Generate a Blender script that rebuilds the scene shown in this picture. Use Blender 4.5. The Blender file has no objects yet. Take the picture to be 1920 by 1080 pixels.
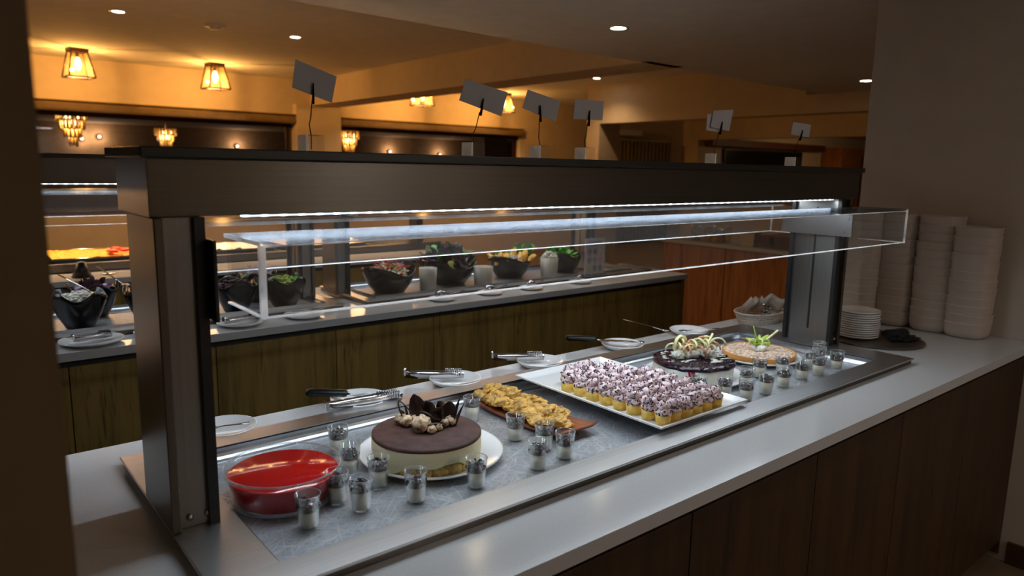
import bpy, bmesh, math, random
from mathutils import Vector, Matrix, noise
R = random.Random(7)
PI = math.pi
S = bpy.context.scene
COL = S.collection

# ------------------------------------------------------------------ camera
FPX = 1341.97
yaw, pitch, roll = math.radians(50.396), math.radians(-9.5076), math.radians(1.0586)
fw = Vector((math.cos(pitch)*math.cos(yaw), math.cos(pitch)*math.sin(yaw), math.sin(pitch)))
rt = Vector((math.sin(yaw), -math.cos(yaw), 0)); up = rt.cross(fw)
r2 = math.cos(roll)*rt + math.sin(roll)*up; u2 = -math.sin(roll)*rt + math.cos(roll)*up
cam = bpy.data.cameras.new('camera'); co = bpy.data.objects.new('camera', cam); COL.objects.link(co)
co.matrix_world = Matrix(((r2.x, u2.x, -fw.x, 0), (r2.y, u2.y, -fw.y, 0), (r2.z, u2.z, -fw.z, 1.52), (0, 0, 0, 1)))
cam.sensor_width = 36; cam.lens = 36*FPX/1920; cam.clip_start = .02; cam.clip_end = 100
cam.dof.use_dof = True; cam.dof.focus_distance = 1.75; cam.dof.aperture_fstop = 4.0
S.camera = co
# ------------------------------------------------------------------ world and exposure
w = bpy.data.worlds.new('night'); S.world = w; w.use_nodes = True
w.node_tree.nodes['Background'].inputs[0].default_value = (.02, .03, .06, 1)
w.node_tree.nodes['Background'].inputs[1].default_value = .15
S.view_settings.view_transform = 'Standard'; S.view_settings.look = 'None'
S.view_settings.exposure = .2; S.view_settings.gamma = 1; S.view_settings.use_curve_mapping = False

S.cycles.blur_glossy = 2.0; S.cycles.sample_clamp_indirect = 4.0
# ------------------------------------------------------------------ materials
def srgb(c):
    return tuple(((v/255)/12.92 if v/255 <= .04045 else ((v/255+.055)/1.055)**2.4) for v in c)+(1,)
MATS = {}
def newmat(name):
    m = bpy.data.materials.new(name); m.use_nodes = True; MATS[name] = m
    nt = m.node_tree; return m, nt, nt.nodes['Principled BSDF']
def coord(nt, scale=(1, 1, 1), kind='Object'):
    tc = nt.nodes.new('ShaderNodeTexCoord'); mp = nt.nodes.new('ShaderNodeMapping')
    mp.inputs['Scale'].default_value = scale; nt.links.new(tc.outputs[kind], mp.inputs[0]); return mp.outputs[0]
def nz(nt, vec, scale=5, detail=4, rough=.5):
    n = nt.nodes.new('ShaderNodeTexNoise'); n.inputs['Scale'].default_value = scale
    n.inputs['Detail'].default_value = detail; n.inputs['Roughness'].default_value = rough
    nt.links.new(vec, n.inputs['Vector']); return n.outputs['Fac']
def ramp(nt, fac, stops):
    r = nt.nodes.new('ShaderNodeValToRGB'); e = r.color_ramp.elements
    while len(e) < len(stops): e.new(.5)
    for i, (p, c) in enumerate(stops): e[i].position = p; e[i].color = c if len(c) == 4 else tuple(c)+(1,)
    nt.links.new(fac, r.inputs[0]); return r.outputs[0]
def bump(nt, b, h, strength=.2, dist=.002):
    n = nt.nodes.new('ShaderNodeBump'); n.inputs['Strength'].default_value = strength
    n.inputs['Distance'].default_value = dist; nt.links.new(h, n.inputs['Height']); nt.links.new(n.outputs[0], b.inputs['Normal'])
def plain(name, c, rough=.5, metal=0, var=.06, vs=8, bmp=0, sss=0, spec=.5, coat=0):
    """one colour with a little procedural variation"""
    m, nt, b = newmat(name); c = srgb(c)
    v = coord(nt); f = nz(nt, v, vs)
    lo = tuple(x*(1-var*2) for x in c[:3]); hi = tuple(min(1, x*(1+var*2)) for x in c[:3])
    nt.links.new(ramp(nt, f, [(.3, lo), (.7, hi)]), b.inputs['Base Color'])
    b.inputs['Roughness'].default_value = rough; b.inputs['Metallic'].default_value = metal
    b.inputs['Specular IOR Level'].default_value = spec; b.inputs['Coat Weight'].default_value = coat
    if sss:
        b.inputs['Subsurface Weight'].default_value = sss; b.inputs['Subsurface Radius'].default_value = (.01, .006, .004)
    if bmp: bump(nt, b, f, bmp)
    return m
def wood(name, dark, mid, light, axis='z'):
    m, nt, b = newmat(name)
    sc = {'z': (9, 9, .7), 'x': (.7, 9, 9), 'y': (9, .7, 9)}[axis]
    v = coord(nt, sc); f = nz(nt, v, 3, 8, .65)
    c1 = ramp(nt, f, [(.3, srgb(dark)), (.5, srgb(mid)), (.72, srgb(light))])
    sc2 = {'z': (14, 14, 1.6), 'x': (1.6, 14, 14), 'y': (14, 1.6, 14)}[axis]
    f2 = nz(nt, coord(nt, sc2), 1.5, 3, .7)
    c2 = ramp(nt, f2, [(.30, (.25, .2, .15, 1)), (.38, (1, 1, 1, 1))])
    mx = nt.nodes.new('ShaderNodeMix'); mx.data_type = 'RGBA'; mx.blend_type = 'MULTIPLY'; mx.inputs[0].default_value = .8
    nt.links.new(c1, mx.inputs[6]); nt.links.new(c2, mx.inputs[7]); nt.links.new(mx.outputs[2], b.inputs['Base Color'])
    b.inputs['Roughness'].default_value = .55; bump(nt, b, f, .15, .001); return m
def steel(name, c=(170, 168, 165), rough=.28, aniso=.75, rot=0, grain=(2, 2, 220)):
    m, nt, b = newmat(name); b.inputs['Metallic'].default_value = 1
    f = nz(nt, coord(nt, grain), 1, 2, .5)
    nt.links.new(ramp(nt, f, [(.3, tuple(x*.88 for x in srgb(c)[:3])), (.7, srgb(c))]), b.inputs['Base Color'])
    b.inputs['Roughness'].default_value = rough
    if aniso:
        b.inputs['Anisotropic'].default_value = aniso; b.inputs['Anisotropic Rotation'].default_value = rot
        t = nt.nodes.new('ShaderNodeTangent'); t.direction_type = 'RADIAL'; t.axis = 'Z'
        nt.links.new(t.outputs[0], b.inputs['Tangent'])
    return m
def thin(name, tint=(1, 1, 1), rough=0.02, gloss=(1, 1, 1), haze=0, ior=1.45):
    """clear sheet or vessel: see-through with a fresnel sheen"""
    m = bpy.data.materials.new(name); m.use_nodes = True; MATS[name] = m
    nt = m.node_tree; nt.nodes.clear(); o = nt.nodes.new('ShaderNodeOutputMaterial')
    t = nt.nodes.new('ShaderNodeBsdfTransparent'); t.inputs[0].default_value = tint+(1,)
    g = nt.nodes.new('ShaderNodeBsdfGlossy'); g.inputs['Roughness'].default_value = rough; g.inputs[0].default_value = gloss+(1,)
    f = nt.nodes.new('ShaderNodeFresnel'); gm = nt.nodes.new('ShaderNodeNewGeometry'); ma = nt.nodes.new('ShaderNodeMath'); ma.operation = 'MULTIPLY_ADD'
    ma.inputs[1].default_value = 1/ior-ior; ma.inputs[2].default_value = ior; nt.links.new(gm.outputs['Backfacing'], ma.inputs[0]); nt.links.new(ma.outputs[0], f.inputs[0])
    mx = nt.nodes.new('ShaderNodeMixShader'); nt.links.new(f.outputs[0], mx.inputs[0])
    nt.links.new(t.outputs[0], mx.inputs[1]); nt.links.new(g.outputs[0], mx.inputs[2]); out = mx.outputs[0]
    if haze:
        d = nt.nodes.new('ShaderNodeBsdfDiffuse'); d.inputs[0].default_value = (.9, .93, .95, 1)
        n2 = nz(nt, coord(nt), 30, 3); mm = nt.nodes.new('ShaderNodeMath'); mm.operation = 'MULTIPLY'; mm.inputs[1].default_value = haze*2
        if haze > .5:
            tr = nt.nodes.new('ShaderNodeBsdfTranslucent'); tr.inputs[0].default_value = (1, 1, 1, 1); ad = nt.nodes.new('ShaderNodeAddShader')
            nt.links.new(d.outputs[0], ad.inputs[0]); nt.links.new(tr.outputs[0], ad.inputs[1]); d = ad
        nt.links.new(n2, mm.inputs[0]); m2 = nt.nodes.new('ShaderNodeMixShader'); nt.links.new(mm.outputs[0], m2.inputs[0])
        nt.links.new(out, m2.inputs[1]); nt.links.new(d.outputs[0], m2.inputs[2]); out = m2.outputs[0]
    nt.links.new(out, o.inputs[0]); return m
def glow(name, c, s):
    m = bpy.data.materials.new(name); m.use_nodes = True; MATS[name] = m
    nt = m.node_tree; nt.nodes.clear(); o = nt.nodes.new('ShaderNodeOutputMaterial'); e = nt.nodes.new('ShaderNodeEmission')
    e.inputs[0].default_value = tuple(c)+(1,); e.inputs[1].default_value = s; nt.links.new(e.outputs[0], o.inputs[0]); return m
def diodes(name, c, s, pitch=.033):
    m = glow(name, c, s); nt = m.node_tree; e = [n for n in nt.nodes if n.type == 'EMISSION'][0]
    sp = nt.nodes.new('ShaderNodeSeparateXYZ'); nt.links.new(coord(nt, (1/pitch, 1, 1)), sp.inputs[0])
    fr = nt.nodes.new('ShaderNodeMath'); fr.operation = 'FRACT'; nt.links.new(sp.outputs[0], fr.inputs[0])
    r = ramp(nt, fr.outputs[0], [(.0, (.25,)*3), (.25, (.25,)*3), (.4, (1,)*3), (.6, (1,)*3), (.75, (.25,)*3)])
    mm = nt.nodes.new('ShaderNodeMath'); mm.operation = 'MULTIPLY'; mm.inputs[1].default_value = s
    nt.links.new(r, mm.inputs[0]); nt.links.new(mm.outputs[0], e.inputs[1]); return m

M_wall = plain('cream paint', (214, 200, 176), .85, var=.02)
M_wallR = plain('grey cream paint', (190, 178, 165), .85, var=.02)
M_ceil = plain('ceiling paint', (226, 225, 222), .9, var=.02)
M_floor = plain('dark floor tile', (110, 88, 66), .5, var=.12)
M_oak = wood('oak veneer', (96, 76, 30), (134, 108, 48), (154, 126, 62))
M_oakN = wood('shade-tinted oak veneer', (40, 22, 6), (60, 37, 11), (72, 47, 16))  # same oak as the island, darkened to carry the counter's shade
M_oakS = wood('warm-lit oak veneer', (120, 72, 34), (165, 105, 55), (188, 128, 72))  # same oak with the warm lamplight mixed into its colour
M_top = plain('white quartz', (192, 193, 195), .16, var=.02, vs=200)
M_dark = plain('black plinth', (20, 18, 17), .6)
M_steelH = steel('brushed steel along', (108, 102, 95), rough=.27, aniso=.85, rot=.25)
M_steelT = steel('brushed steel top', (200, 200, 200), .32, aniso=.0, grain=(3, 260, 3))
M_steelP = steel('brushed steel post', (138, 136, 134), .32, aniso=.6, rot=.25, grain=(180, 180, 2))
M_pan = steel('satin pan', (190, 194, 198), .3, aniso=0, grain=(3, 90, 3))
def deckmat():
    m, nt, b = newmat('scratched deck'); b.inputs['Metallic'].default_value = .55; b.inputs['Roughness'].default_value = .42
    prev = None
    for ang, sc in ((.3, 26), (1.2, 22), (2.1, 30), (2.7, 18), (.8, 34)):
        tc = nt.nodes.new('ShaderNodeTexCoord'); mp = nt.nodes.new('ShaderNodeMapping'); mp.inputs['Rotation'].default_value = (0, 0, ang)
        mp2 = nt.nodes.new('ShaderNodeMapping'); mp2.inputs['Scale'].default_value = (sc*6, sc*.45, 1)
        nt.links.new(tc.outputs['Object'], mp.inputs[0]); nt.links.new(mp.outputs[0], mp2.inputs[0])
        f = nz(nt, mp2.outputs[0], 1.0, 3, .6)
        if prev is None: prev = f
        else:
            mx = nt.nodes.new('ShaderNodeMath'); mx.operation = 'MAXIMUM'; nt.links.new(prev, mx.inputs[0]); nt.links.new(f, mx.inputs[1]); prev = mx.outputs[0]
    nt.links.new(ramp(nt, prev, [(.5, (.30, .32, .35, 1)), (.66, (.48, .5, .53, 1)), (.78, (.72, .74, .77, 1))]), b.inputs['Base Color'])
    bump(nt, b, prev, .12, .001); return m
M_deck = deckmat()
M_blackp = plain('black plastic', (14, 16, 18), .4)
M_shelf = plain('dark green black shelf', (20, 21, 18), .35)
M_screw = plain('screw steel', (180, 180, 180), .25, 1)
M_acr = thin('clear acrylic', (.985, .99, .995), .16, gloss=(.5, .5, .5), haze=.012)
M_acrT = thin('clear acrylic shelf', (.97, .98, .985), .22, gloss=(.22, .24, .27), haze=.025)
M_edge = thin('acrylic edge with painted glow', (.5, .52, .55), .2, haze=.75)  # milky white imitates the light piped to the acrylic edges
M_glass = thin('drinking glass', (.97, .98, .98), .02, haze=.006)
M_rim = thin('glass rim', (.8, .83, .85), .05, haze=.14)
M_amber = thin('amber lantern glass', (1, .86, .6), .03, haze=.04)
M_win = thin('window glass', (.85, .82, .8), .01)
M_led = diodes('white diodes', (.82, .92, 1.0), 5)
M_warmled = glow('heat lamp tube', (1, .5, .18), 14)
M_spot = glow('downlight glow', (1, .82, .58), 30)
M_bulb = glow('filament glow', (1, .62, .25), 40)
M_spark = glow('chandelier bulb', (1, .66, .28), 8)
M_farspot = glow('far downlight glow', (1, .85, .65), 5)
M_bronze = plain('bronze frame', (70, 42, 22), .4, .6)
M_crys = plain('amber crystal', (245, 205, 120), .15, .1, spec=.9)
M_white = plain('white porcelain', (232, 233, 235), .15, var=.01, coat=.4)
M_whitem = plain('matt white plastic', (186, 172, 160), .35, var=.02)
M_cream = plain('mousse', (228, 222, 202), .45, var=.03, sss=.2)
M_choc = plain('dark chocolate', (46, 28, 22), .3, var=.25, vs=120)
M_crumb = plain('chocolate crumb', (96, 88, 86), .22, .4, var=.45, vs=300)
M_cocoa = plain('cocoa powder', (72, 44, 38), .75, var=.18, vs=40)
M_custard = plain('vanilla cream', (236, 228, 190), .45, var=.03, sss=.3)
M_sponge = plain('sponge finger', (196, 166, 98), .85, var=.18, vs=150, bmp=.4)
M_truffle = plain('meringue', (200, 170, 138), .6, var=.4, vs=90)
M_pink = plain('pink whipped cream', (246, 222, 228), .5, var=.04, sss=.25)
M_shell = plain('golden tart shell', (234, 196, 96), .65, var=.1, vs=60, bmp=.2)
M_flake = plain('chocolate flake', (44, 22, 30), .45, var=.2)
M_fritter = plain('golden fried pastry', (218, 164, 82), .55, var=.3, vs=45, bmp=.6)
M_platter = wood('brown clay platter', (96, 50, 26), (136, 74, 40), (160, 92, 52), 'y')
M_ches = plain('cheesecake white', (226, 228, 220), .45, var=.02, sss=.25)
M_berry = plain('blueberry topping', (34, 14, 30), .14, var=.5, vs=90, bmp=.9)
M_syrup = plain('berry syrup', (110, 12, 40), .12)
M_appleg = plain('pale apple', (240, 236, 180), .3, var=.1)
M_applep = plain('pink apple peel', (232, 150, 120), .3, var=.3)
M_limeg = plain('green apple', (176, 205, 84), .3, var=.1)
M_sugar = plain('sugared crumble', (205, 180, 160), .8, var=.3, vs=130, bmp=.8)
M_crust = plain('tart crust', (186, 128, 56), .6, var=.2)
M_card = plain('grey white card', (196, 196, 204), .7, var=.01)
M_wire = plain('dark wire', (50, 36, 28), .35, .8)
M_chrome = plain('polished steel', (205, 205, 208), .12, 1, var=.02)
M_ink = plain('grey ink', (96, 92, 100), .7)
M_blackbowl = plain('black melamine', (15, 15, 17), .22, var=.05)
M_pot = plain('stone grey ceramic', (176, 172, 162), .4, var=.02)
M_leafg = plain('green leaf', (84, 150, 40), .45, var=.3, vs=30)
M_leafd = plain('purple leaf', (66, 28, 40), .45, var=.4, vs=30)
M_leafp = plain('pale leaf', (170, 190, 96), .5, var=.2)
M_red = plain('red pepper', (190, 44, 26), .35, var=.25, vs=40)
M_feta = plain('white crumbled cheese', (226, 224, 214), .6, var=.06, vs=90)
M_onion = plain('pink onion', (205, 176, 200), .4, var=.15)
M_potato = plain('roast potato', (212, 160, 52), .5, var=.25, vs=60)
M_rice = plain('orange rice', (222, 180, 140), .6, var=.35, vs=90, bmp=.6)
M_tom = plain('tomato', (224, 60, 30), .35, var=.2)
M_cloth = plain('beige napkin', (172, 158, 142), .9, var=.06, bmp=.2)
M_blackcloth = plain('black napkin', (16, 15, 16), .9)
M_wicker = plain('pale wire weave', (190, 180, 168), .5, var=.1)
M_tray = plain('brown tray', (74, 62, 52), .4)
M_curtain = plain('olive curtain', (150, 136, 90), .9, var=.1)
M_blind = plain('blind cassette', (126, 104, 70), .6)
M_brownw = wood('dark brown wood', (60, 30, 16), (92, 48, 26), (112, 62, 34), 'x')
M_screen = plain('black screen', (8, 9, 12), .2)
def jelly():
    m, nt, b = newmat('red jelly'); b.inputs['Base Color'].default_value = (.52, .005, .006, 1)
    b.inputs['Roughness'].default_value = .1; b.inputs['Transmission Weight'].default_value = .25
    b.inputs['Subsurface Weight'].default_value = .3; b.inputs['Subsurface Radius'].default_value = (.05, .004, .002)
    return m
M_jelly = jelly()

# ------------------------------------------------------------------ mesh helpers
def B(): return bmesh.new()
def box(bm, x0, x1, y0, y1, z0, z1, bev=0, mat=0):
    r = bmesh.ops.create_cube(bm, size=1)
    vs = r['verts']
    for v in vs: v.co = Vector(((x0+x1)/2+v.co.x*(x1-x0), (y0+y1)/2+v.co.y*(y1-y0), (z0+z1)/2+v.co.z*(z1-z0)))
    fs = {f for v in vs for f in v.link_faces}
    for f in fs: f.material_index = mat
    if bev: bmesh.ops.bevel(bm, geom=list({e for f in fs for e in f.edges}), offset=bev, segments=2, affect='EDGES', profile=.5)
    return bm
def lathe(bm, prof, c=(0, 0, 0), seg=48, close=False, mat=0, fn=None):
    """prof: list of (r,z). fn(th,i,r,z)->(r,z)"""
    rings = []
    for i, (r, z) in enumerate(prof):
        ring = []
        if r < 1e-6 and not fn: ring = [bm.verts.new((c[0], c[1], c[2]+z))]
        else:
            for k in range(seg):
                th = 2*PI*k/seg; rr, zz = fn(th, i, r, z) if fn else (r, z)
                ring.append(bm.verts.new((c[0]+rr*math.cos(th), c[1]+rr*math.sin(th), c[2]+zz)))
        rings.append(ring)
    n = len(rings)
    for i in range(n if close else n-1):
        a, b = rings[i], rings[(i+1) % n]
        for k in range(seg):
            k2 = (k+1) % seg
            q = [a[0] if len(a) == 1 else a[k], a[0] if len(a) == 1 else a[k2], b[0] if len(b) == 1 else b[k2], b[0] if len(b) == 1 else b[k]]
            q2 = []
            for v in q:
                if v not in q2: q2.append(v)
            if len(q2) > 2:
                f = bm.faces.new(q2); f.material_index = mat; f.smooth = True
    return bm
def tube(bm, pts, r=.002, seg=8, flat=1.0, cap=True, mat=0):
    pts = [Vector(p) for p in pts]; rings = []; n = len(pts)
    rs = r if isinstance(r, (list, tuple)) else [r]*n
    prev = None
    for i, p in enumerate(pts):
        t = (pts[min(i+1, n-1)]-pts[max(i-1, 0)]).normalized()
        if prev is None:
            a = Vector((0, 0, 1)) if abs(t.z) < .9 else Vector((1, 0, 0)); u = t.cross(a).normalized()
        else: u = (prev-t*prev.dot(t)).normalized()
        prev = u; v = t.cross(u)
        rings.append([bm.verts.new(p+rs[i]*(u*math.cos(2*PI*k/seg)+v*flat*math.sin(2*PI*k/seg))) for k in range(seg)])
    for i in range(n-1):
        for k in range(seg):
            f = bm.faces.new([rings[i][k], rings[i][(k+1) % seg], rings[i+1][(k+1) % seg], rings[i+1][k]]); f.smooth = True; f.material_index = mat
    if cap: bm.faces.new(rings[0][::-1]).material_index = mat; bm.faces.new(rings[-1]).material_index = mat
    return bm
def lump(bm, c, rad, seed=0, amp=.25, freq=1.5, sub=3, mat=0, rot=None):
    r = bmesh.ops.create_icosphere(bm, subdivisions=sub, radius=1); o = Vector((seed*3.1, seed*1.7, seed*.9))
    for v in r['verts']:
        d = v.co.normalized(); k = 1+amp*noise.noise(d*freq+o)+amp*.5*noise.noise(d*freq*2.6+o)
        p = Vector((d.x*rad[0], d.y*rad[1], d.z*rad[2]))*k
        if rot: p = rot @ p
        v.co = Vector(c)+p
    for f in {f for v in r['verts'] for f in v.link_faces}: f.smooth = True; f.material_index = mat
    return bm
def sheet(bm, pts, th=.001, mat=0):
    """thick polygon sheet from 3-D outline"""
    pts = [Vector(p) for p in pts]; n = (pts[1]-pts[0]).cross(pts[2]-pts[0]).normalized()*th/2
    a = [bm.verts.new(p+n) for p in pts]; b = [bm.verts.new(p-n) for p in pts]
    bm.faces.new(a).material_index = mat; bm.faces.new(b[::-1]).material_index = mat; k = len(pts)
    for i in range(k): bm.faces.new([a[(i+1) % k], a[i], b[i], b[(i+1) % k]]).material_index = mat
    return bm
def strip(bm, pts, widths, th=.001, side=None, mat=0):
    """curved ribbon with thickness through pts; side = across direction"""
    pts = [Vector(p) for p in pts]; n = len(pts); rows = []
    for i, p in enumerate(pts):
        t = (pts[min(i+1, n-1)]-pts[max(i-1, 0)]).normalized(); s = Vector(side) if side else t.cross(Vector((0, 0, 1)))
        s = (s-t*s.dot(t)).normalized(); nn = t.cross(s)*th/2; w2 = widths[i]/2
        rows.append([bm.verts.new(p+s*w2+nn), bm.verts.new(p-s*w2+nn), bm.verts.new(p-s*w2-nn), bm.verts.new(p+s*w2-nn)])
    for i in range(n-1):
        for k in range(4):
            f = bm.faces.new([rows[i][k], rows[i][(k+1) % 4], rows[i+1][(k+1) % 4], rows[i+1][k]]); f.smooth = True; f.material_index = mat
    bm.faces.new(rows[0][::-1]); bm.faces.new(rows[-1]); return bm
def leaf(bm, c, d, L, W, bend=.3, mat=0, roll=0):
    """one cupped leaf from base c along direction d"""
    d = Vector(d).normalized(); s = d.cross(Vector((0, 0, 1)) if abs(d.z) < .95 else Vector((1, 0, 0))).normalized()
    s = Matrix.Rotation(roll, 3, d) @ s; nn = s.cross(d)
    rows = []
    for i in range(6):
        t = i/5; wd = W*math.sin(PI*min(1, .12+t*.86))**.7/2; p = Vector(c)+d*L*t+nn*bend*L*t*t
        cup = .25*wd
        rows.append([bm.verts.new(p-s*wd+nn*(cup+R.uniform(-.1, .1)*wd)), bm.verts.new(p), bm.verts.new(p+s*wd+nn*(cup+R.uniform(-.1, .1)*wd))])
    for i in range(5):
        for k in range(2):
            f = bm.faces.new([rows[i][k], rows[i][k+1], rows[i+1][k+1], rows[i+1][k]]); f.smooth = True; f.material_index = mat
    return bm
def ring_slab(bm, x0, x1, y0, y1, hx0, hx1, hy0, hy1, z0, z1):
    P = [(x0, y0), (x1, y0), (x1, y1), (x0, y1)]; Q = [(hx0, hy0), (hx1, hy0), (hx1, hy1), (hx0, hy1)]
    v = {}
    for n_, pp in (('o', P), ('i', Q)):
        for z in (z0, z1): v[n_, z] = [bm.verts.new((a, b, z)) for a, b in pp]
    for i in range(4):
        j = (i+1) % 4
        bm.faces.new([v['o', z1][i], v['o', z1][j], v['i', z1][j], v['i', z1][i]])
        bm.faces.new([v['o', z0][j], v['o', z0][i], v['i', z0][i], v['i', z0][j]])
        bm.faces.new([v['o', z0][i], v['o', z0][j], v['o', z1][j], v['o', z1][i]])
        bm.faces.new([v['i', z0][j], v['i', z0][i], v['i', z1][i], v['i', z1][j]])
    return bm
# ------------------------------------------------------------------ scene graph helpers
def obj(name, bm, mats, parent=None, loc=(0, 0, 0), rz=0, label=None, rot=None, recalc=True):
    if recalc: bmesh.ops.recalc_face_normals(bm, faces=bm.faces)
    me = bpy.data.meshes.new(name); bm.to_mesh(me); bm.free()
    for m in (mats if isinstance(mats, (list, tuple)) else [mats]): me.materials.append(m)
    o = bpy.data.objects.new(name, me); COL.objects.link(o)
    o.location = loc; o.rotation_euler = rot if rot else (0, 0, rz)
    if parent: o.parent = parent
    if label: o['label'] = label
    return o
def thing(name, label, cat, loc=(0, 0, 0), rz=0, group=None):
    o = bpy.data.objects.new(name, None); COL.objects.link(o); o.location = loc; o.rotation_euler = (0, 0, rz)
    o.empty_display_size = .05
    o['label'] = label; o['category'] = cat
    if group: o['group'] = group
    return o
def tag(o, label, cat, group=None, kind=None):
    o['label'] = label; o['category'] = cat
    if group: o['group'] = group
    if kind: o['kind'] = kind
    return o
def struct(name, bm, m, **k):
    o = obj(name, bm, m, **k); o['kind'] = 'structure'; return o
def dup(root, loc, rz=None, label=None, group=None):
    def cp(o, par):
        c = o.copy(); COL.objects.link(c); c.parent = par
        for ch in list(o.children): cp(ch, c)
        return c
    r = cp(root, None); r.location = loc
    if rz is not None: r.rotation_euler = (0, 0, rz)
    if label: r['label'] = label
    if group: r['group'] = group
    return r
ORD = ['first', 'second', 'third', 'fourth', 'fifth', 'sixth', 'seventh', 'eighth', 'ninth', 'tenth', 'eleventh', 'twelfth', 'thirteenth', 'fourteenth', 'fifteenth']
def light(name, kind, loc, energy, color, parent=None, **k):
    l = bpy.data.lights.new(name, kind); l.energy = energy; l.color = color
    for a, v in k.items(): setattr(l, a, v)
    o = bpy.data.objects.new(name, l); COL.objects.link(o); o.location = loc
    if parent: o.parent = parent
    return o

# ================================================================== the room
ZL, ZH, YW = 2.36, 2.71, 10.1
struct('floor', box(B(), -3, 24, -3, 27, -.1, 0), M_floor)
bm = B()
pts = [(-3, -3), (24, -3), (24, 4.6), (9.6, 4.07), (-3, 3.6)]
lo = [bm.verts.new((x, y, ZL)) for x, y in pts]; hi = [bm.verts.new((x, y, ZH+.06)) for x, y in pts]
bm.faces.new(lo); bm.faces.new(hi[::-1])
for i in range(5): bm.faces.new([lo[i], lo[(i+1) % 5], hi[(i+1) % 5], hi[i]])
struct('ceiling', bm, M_ceil)
struct('ceiling_high', box(B(), -3, 24, 3.4, YW+.2, ZH, ZH+.1), M_ceil)
struct('beam_middle', box(B(), 4.5, 4.93, 3.8, YW, ZL, ZH), M_wall)
struct('beam_right', box(box(B(), 7.5, 7.75, 4.15, 7.2, 2.16, ZH-.001), 7.5, 7.75, 2.0, 4.15, 2.16, ZL-.001), M_wall)
struct('pillar_right', box(B(), 7.5, 7.93, 7.2, 7.45, 0, ZH-.001), M_wall)
# far wall with two windows and a curtained opening
bm = B()
box(bm, -3, 24, YW, YW+.2, 2.2, ZH)
box(bm, -3, 24, YW, YW+.2, 0, .85)
box(bm, 4.24, 4.92, YW-.12, YW+.2, .85, ZL); box(bm, 8.48, 24, YW, YW+.2, .85, 2.2)
struct('wall_back', bm, M_wall)
struct('wall_left', box(B(), -1.5, .068, .6, 1.9, 0, ZL), plain('shaded cream paint', (120, 100, 76), .9, var=.02))  # cream paint darkened, the wall's shade is in its colour
struct('wall_far_left', box(B(), -3.1, -3, -3, YW, 0, ZH), M_wall)
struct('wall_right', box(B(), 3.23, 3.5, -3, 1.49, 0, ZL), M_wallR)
struct('wall_behind', box(B(), -3, 3.5, -3.1, -3, 0, ZL), M_wall)
struct('baseboard_right', box(B(), 3.215, 3.232, -3, .77, 0, .09), M_oakN)
# side wall of the far right area, with its alcove
bm = B(); box(bm, 13.2, 13.45, 4.3, YW, 2.2, ZH); box(bm, 13.2, 13.45, 9.7, YW, 0, 2.2)
struct('wall_side', bm, M_wall)
struct('wall_alcove', box(B(), 13.45, 24, 9.75, 9.95, 0, 2.6), M_wall)
struct('wall_far_right', box(B(), 23.8, 24, -3, 9.75, 0, ZH), M_wall)
struct('ceiling_alcove', box(B(), 13.45, 23.8, 4.6, 9.75, 2.5, 2.6), M_wall)
for i, (x0, x1) in enumerate(((-1.2, 4.24), (4.92, 8.48))):
    fr = bpy.data.objects.new('window_%d' % (i+1), None); COL.objects.link(fr); fr['kind'] = 'structure'; fr.location = (x0, YW, 0)
    W_ = x1-x0
    b = B(); box(b, 0, W_, .06, .11, .85, .90); box(b, 0, W_, .06, .11, 2.04, 2.2)
    for xx in (0, W_-.09): box(b, xx, xx+.045, .06, .11, .85, 2.2)
    obj('window_frame', b, M_bronze, fr)
    obj('window_glass', box(B(), .02, W_-.02, .08, .088, .88, 2.1), M_win, fr)
    b = B(); box(b, 0, W_+.02, -.11, -.005, 2.085, 2.195, .03)
    box(b, 0, W_+.02, -.115, -.003, 2.203, 2.215)
    c = tag(obj('roller_blind', b, [M_blind], loc=(x0, YW, 0)), 'long cream roller blind box above the %s dark window' % ('wide left-hand' if i == 0 else 'right-hand'), 'blind', 'roller blind boxes on the far wall')
# made-up room beyond the windows, stands in for the glass reflections
bm = B(); box(bm, -3, 24, 26.9, 27, 0, ZH); box(bm, -3, -2.9, YW+.2, 27, 0, ZH); box(bm, 23.9, 24, YW+.2, 27, 0, ZH)
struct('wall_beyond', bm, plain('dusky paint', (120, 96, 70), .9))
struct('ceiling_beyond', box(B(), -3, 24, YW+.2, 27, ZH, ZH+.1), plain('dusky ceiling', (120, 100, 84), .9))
for x0, x1, y in ((10.2, 11.6, 22), (12.6, 13.6, 19.5)):
    pass
struct('pillar_beyond', box(B(), 8.0, 8.7, 18.6, 19.2, 0, ZH), M_wall)
struct('pillar_beyond', box(B(), 15.2, 16.2, 20, 20.6, 0, ZH), M_wall)

# downlights --------------------------------------------------------
def downlight(x, y, z, label, e, m=M_spot, r=.045, col=(1, .72, .42)):
    t = thing('downlight', label, 'ceiling light', (x, y, z), group='recessed ceiling lights')
    obj('trim_ring', lathe(B(), [(r, 0), (r+.018, 0), (r+.018, -.006), (r, -.004)], seg=32, close=True), M_white, t)
    obj('lamp_face', lathe(B(), [(0, -.002), (r, -.002), (r, 0), (0, 0)], seg=32), m, t)
    if e: light('downlight_beam', 'SPOT', (0, 0, -.012), e, col, t, spot_size=2.2, spot_blend=.7, shadow_soft_size=.035)
    return t
downlight(3.33, 3.07, ZL, 'round white downlight in the lowered grey ceiling above the buffet', 14)
downlight(6.72, 3.15, ZL, 'round white downlight beside the top of the right-hand wall', 12)
downlight(2.15, 2.85, ZL, 'unseen stand-in downlight in the lowered ceiling just above the frame', 10)  # placed out of view, stands in for a light mirrored in the steel
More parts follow.
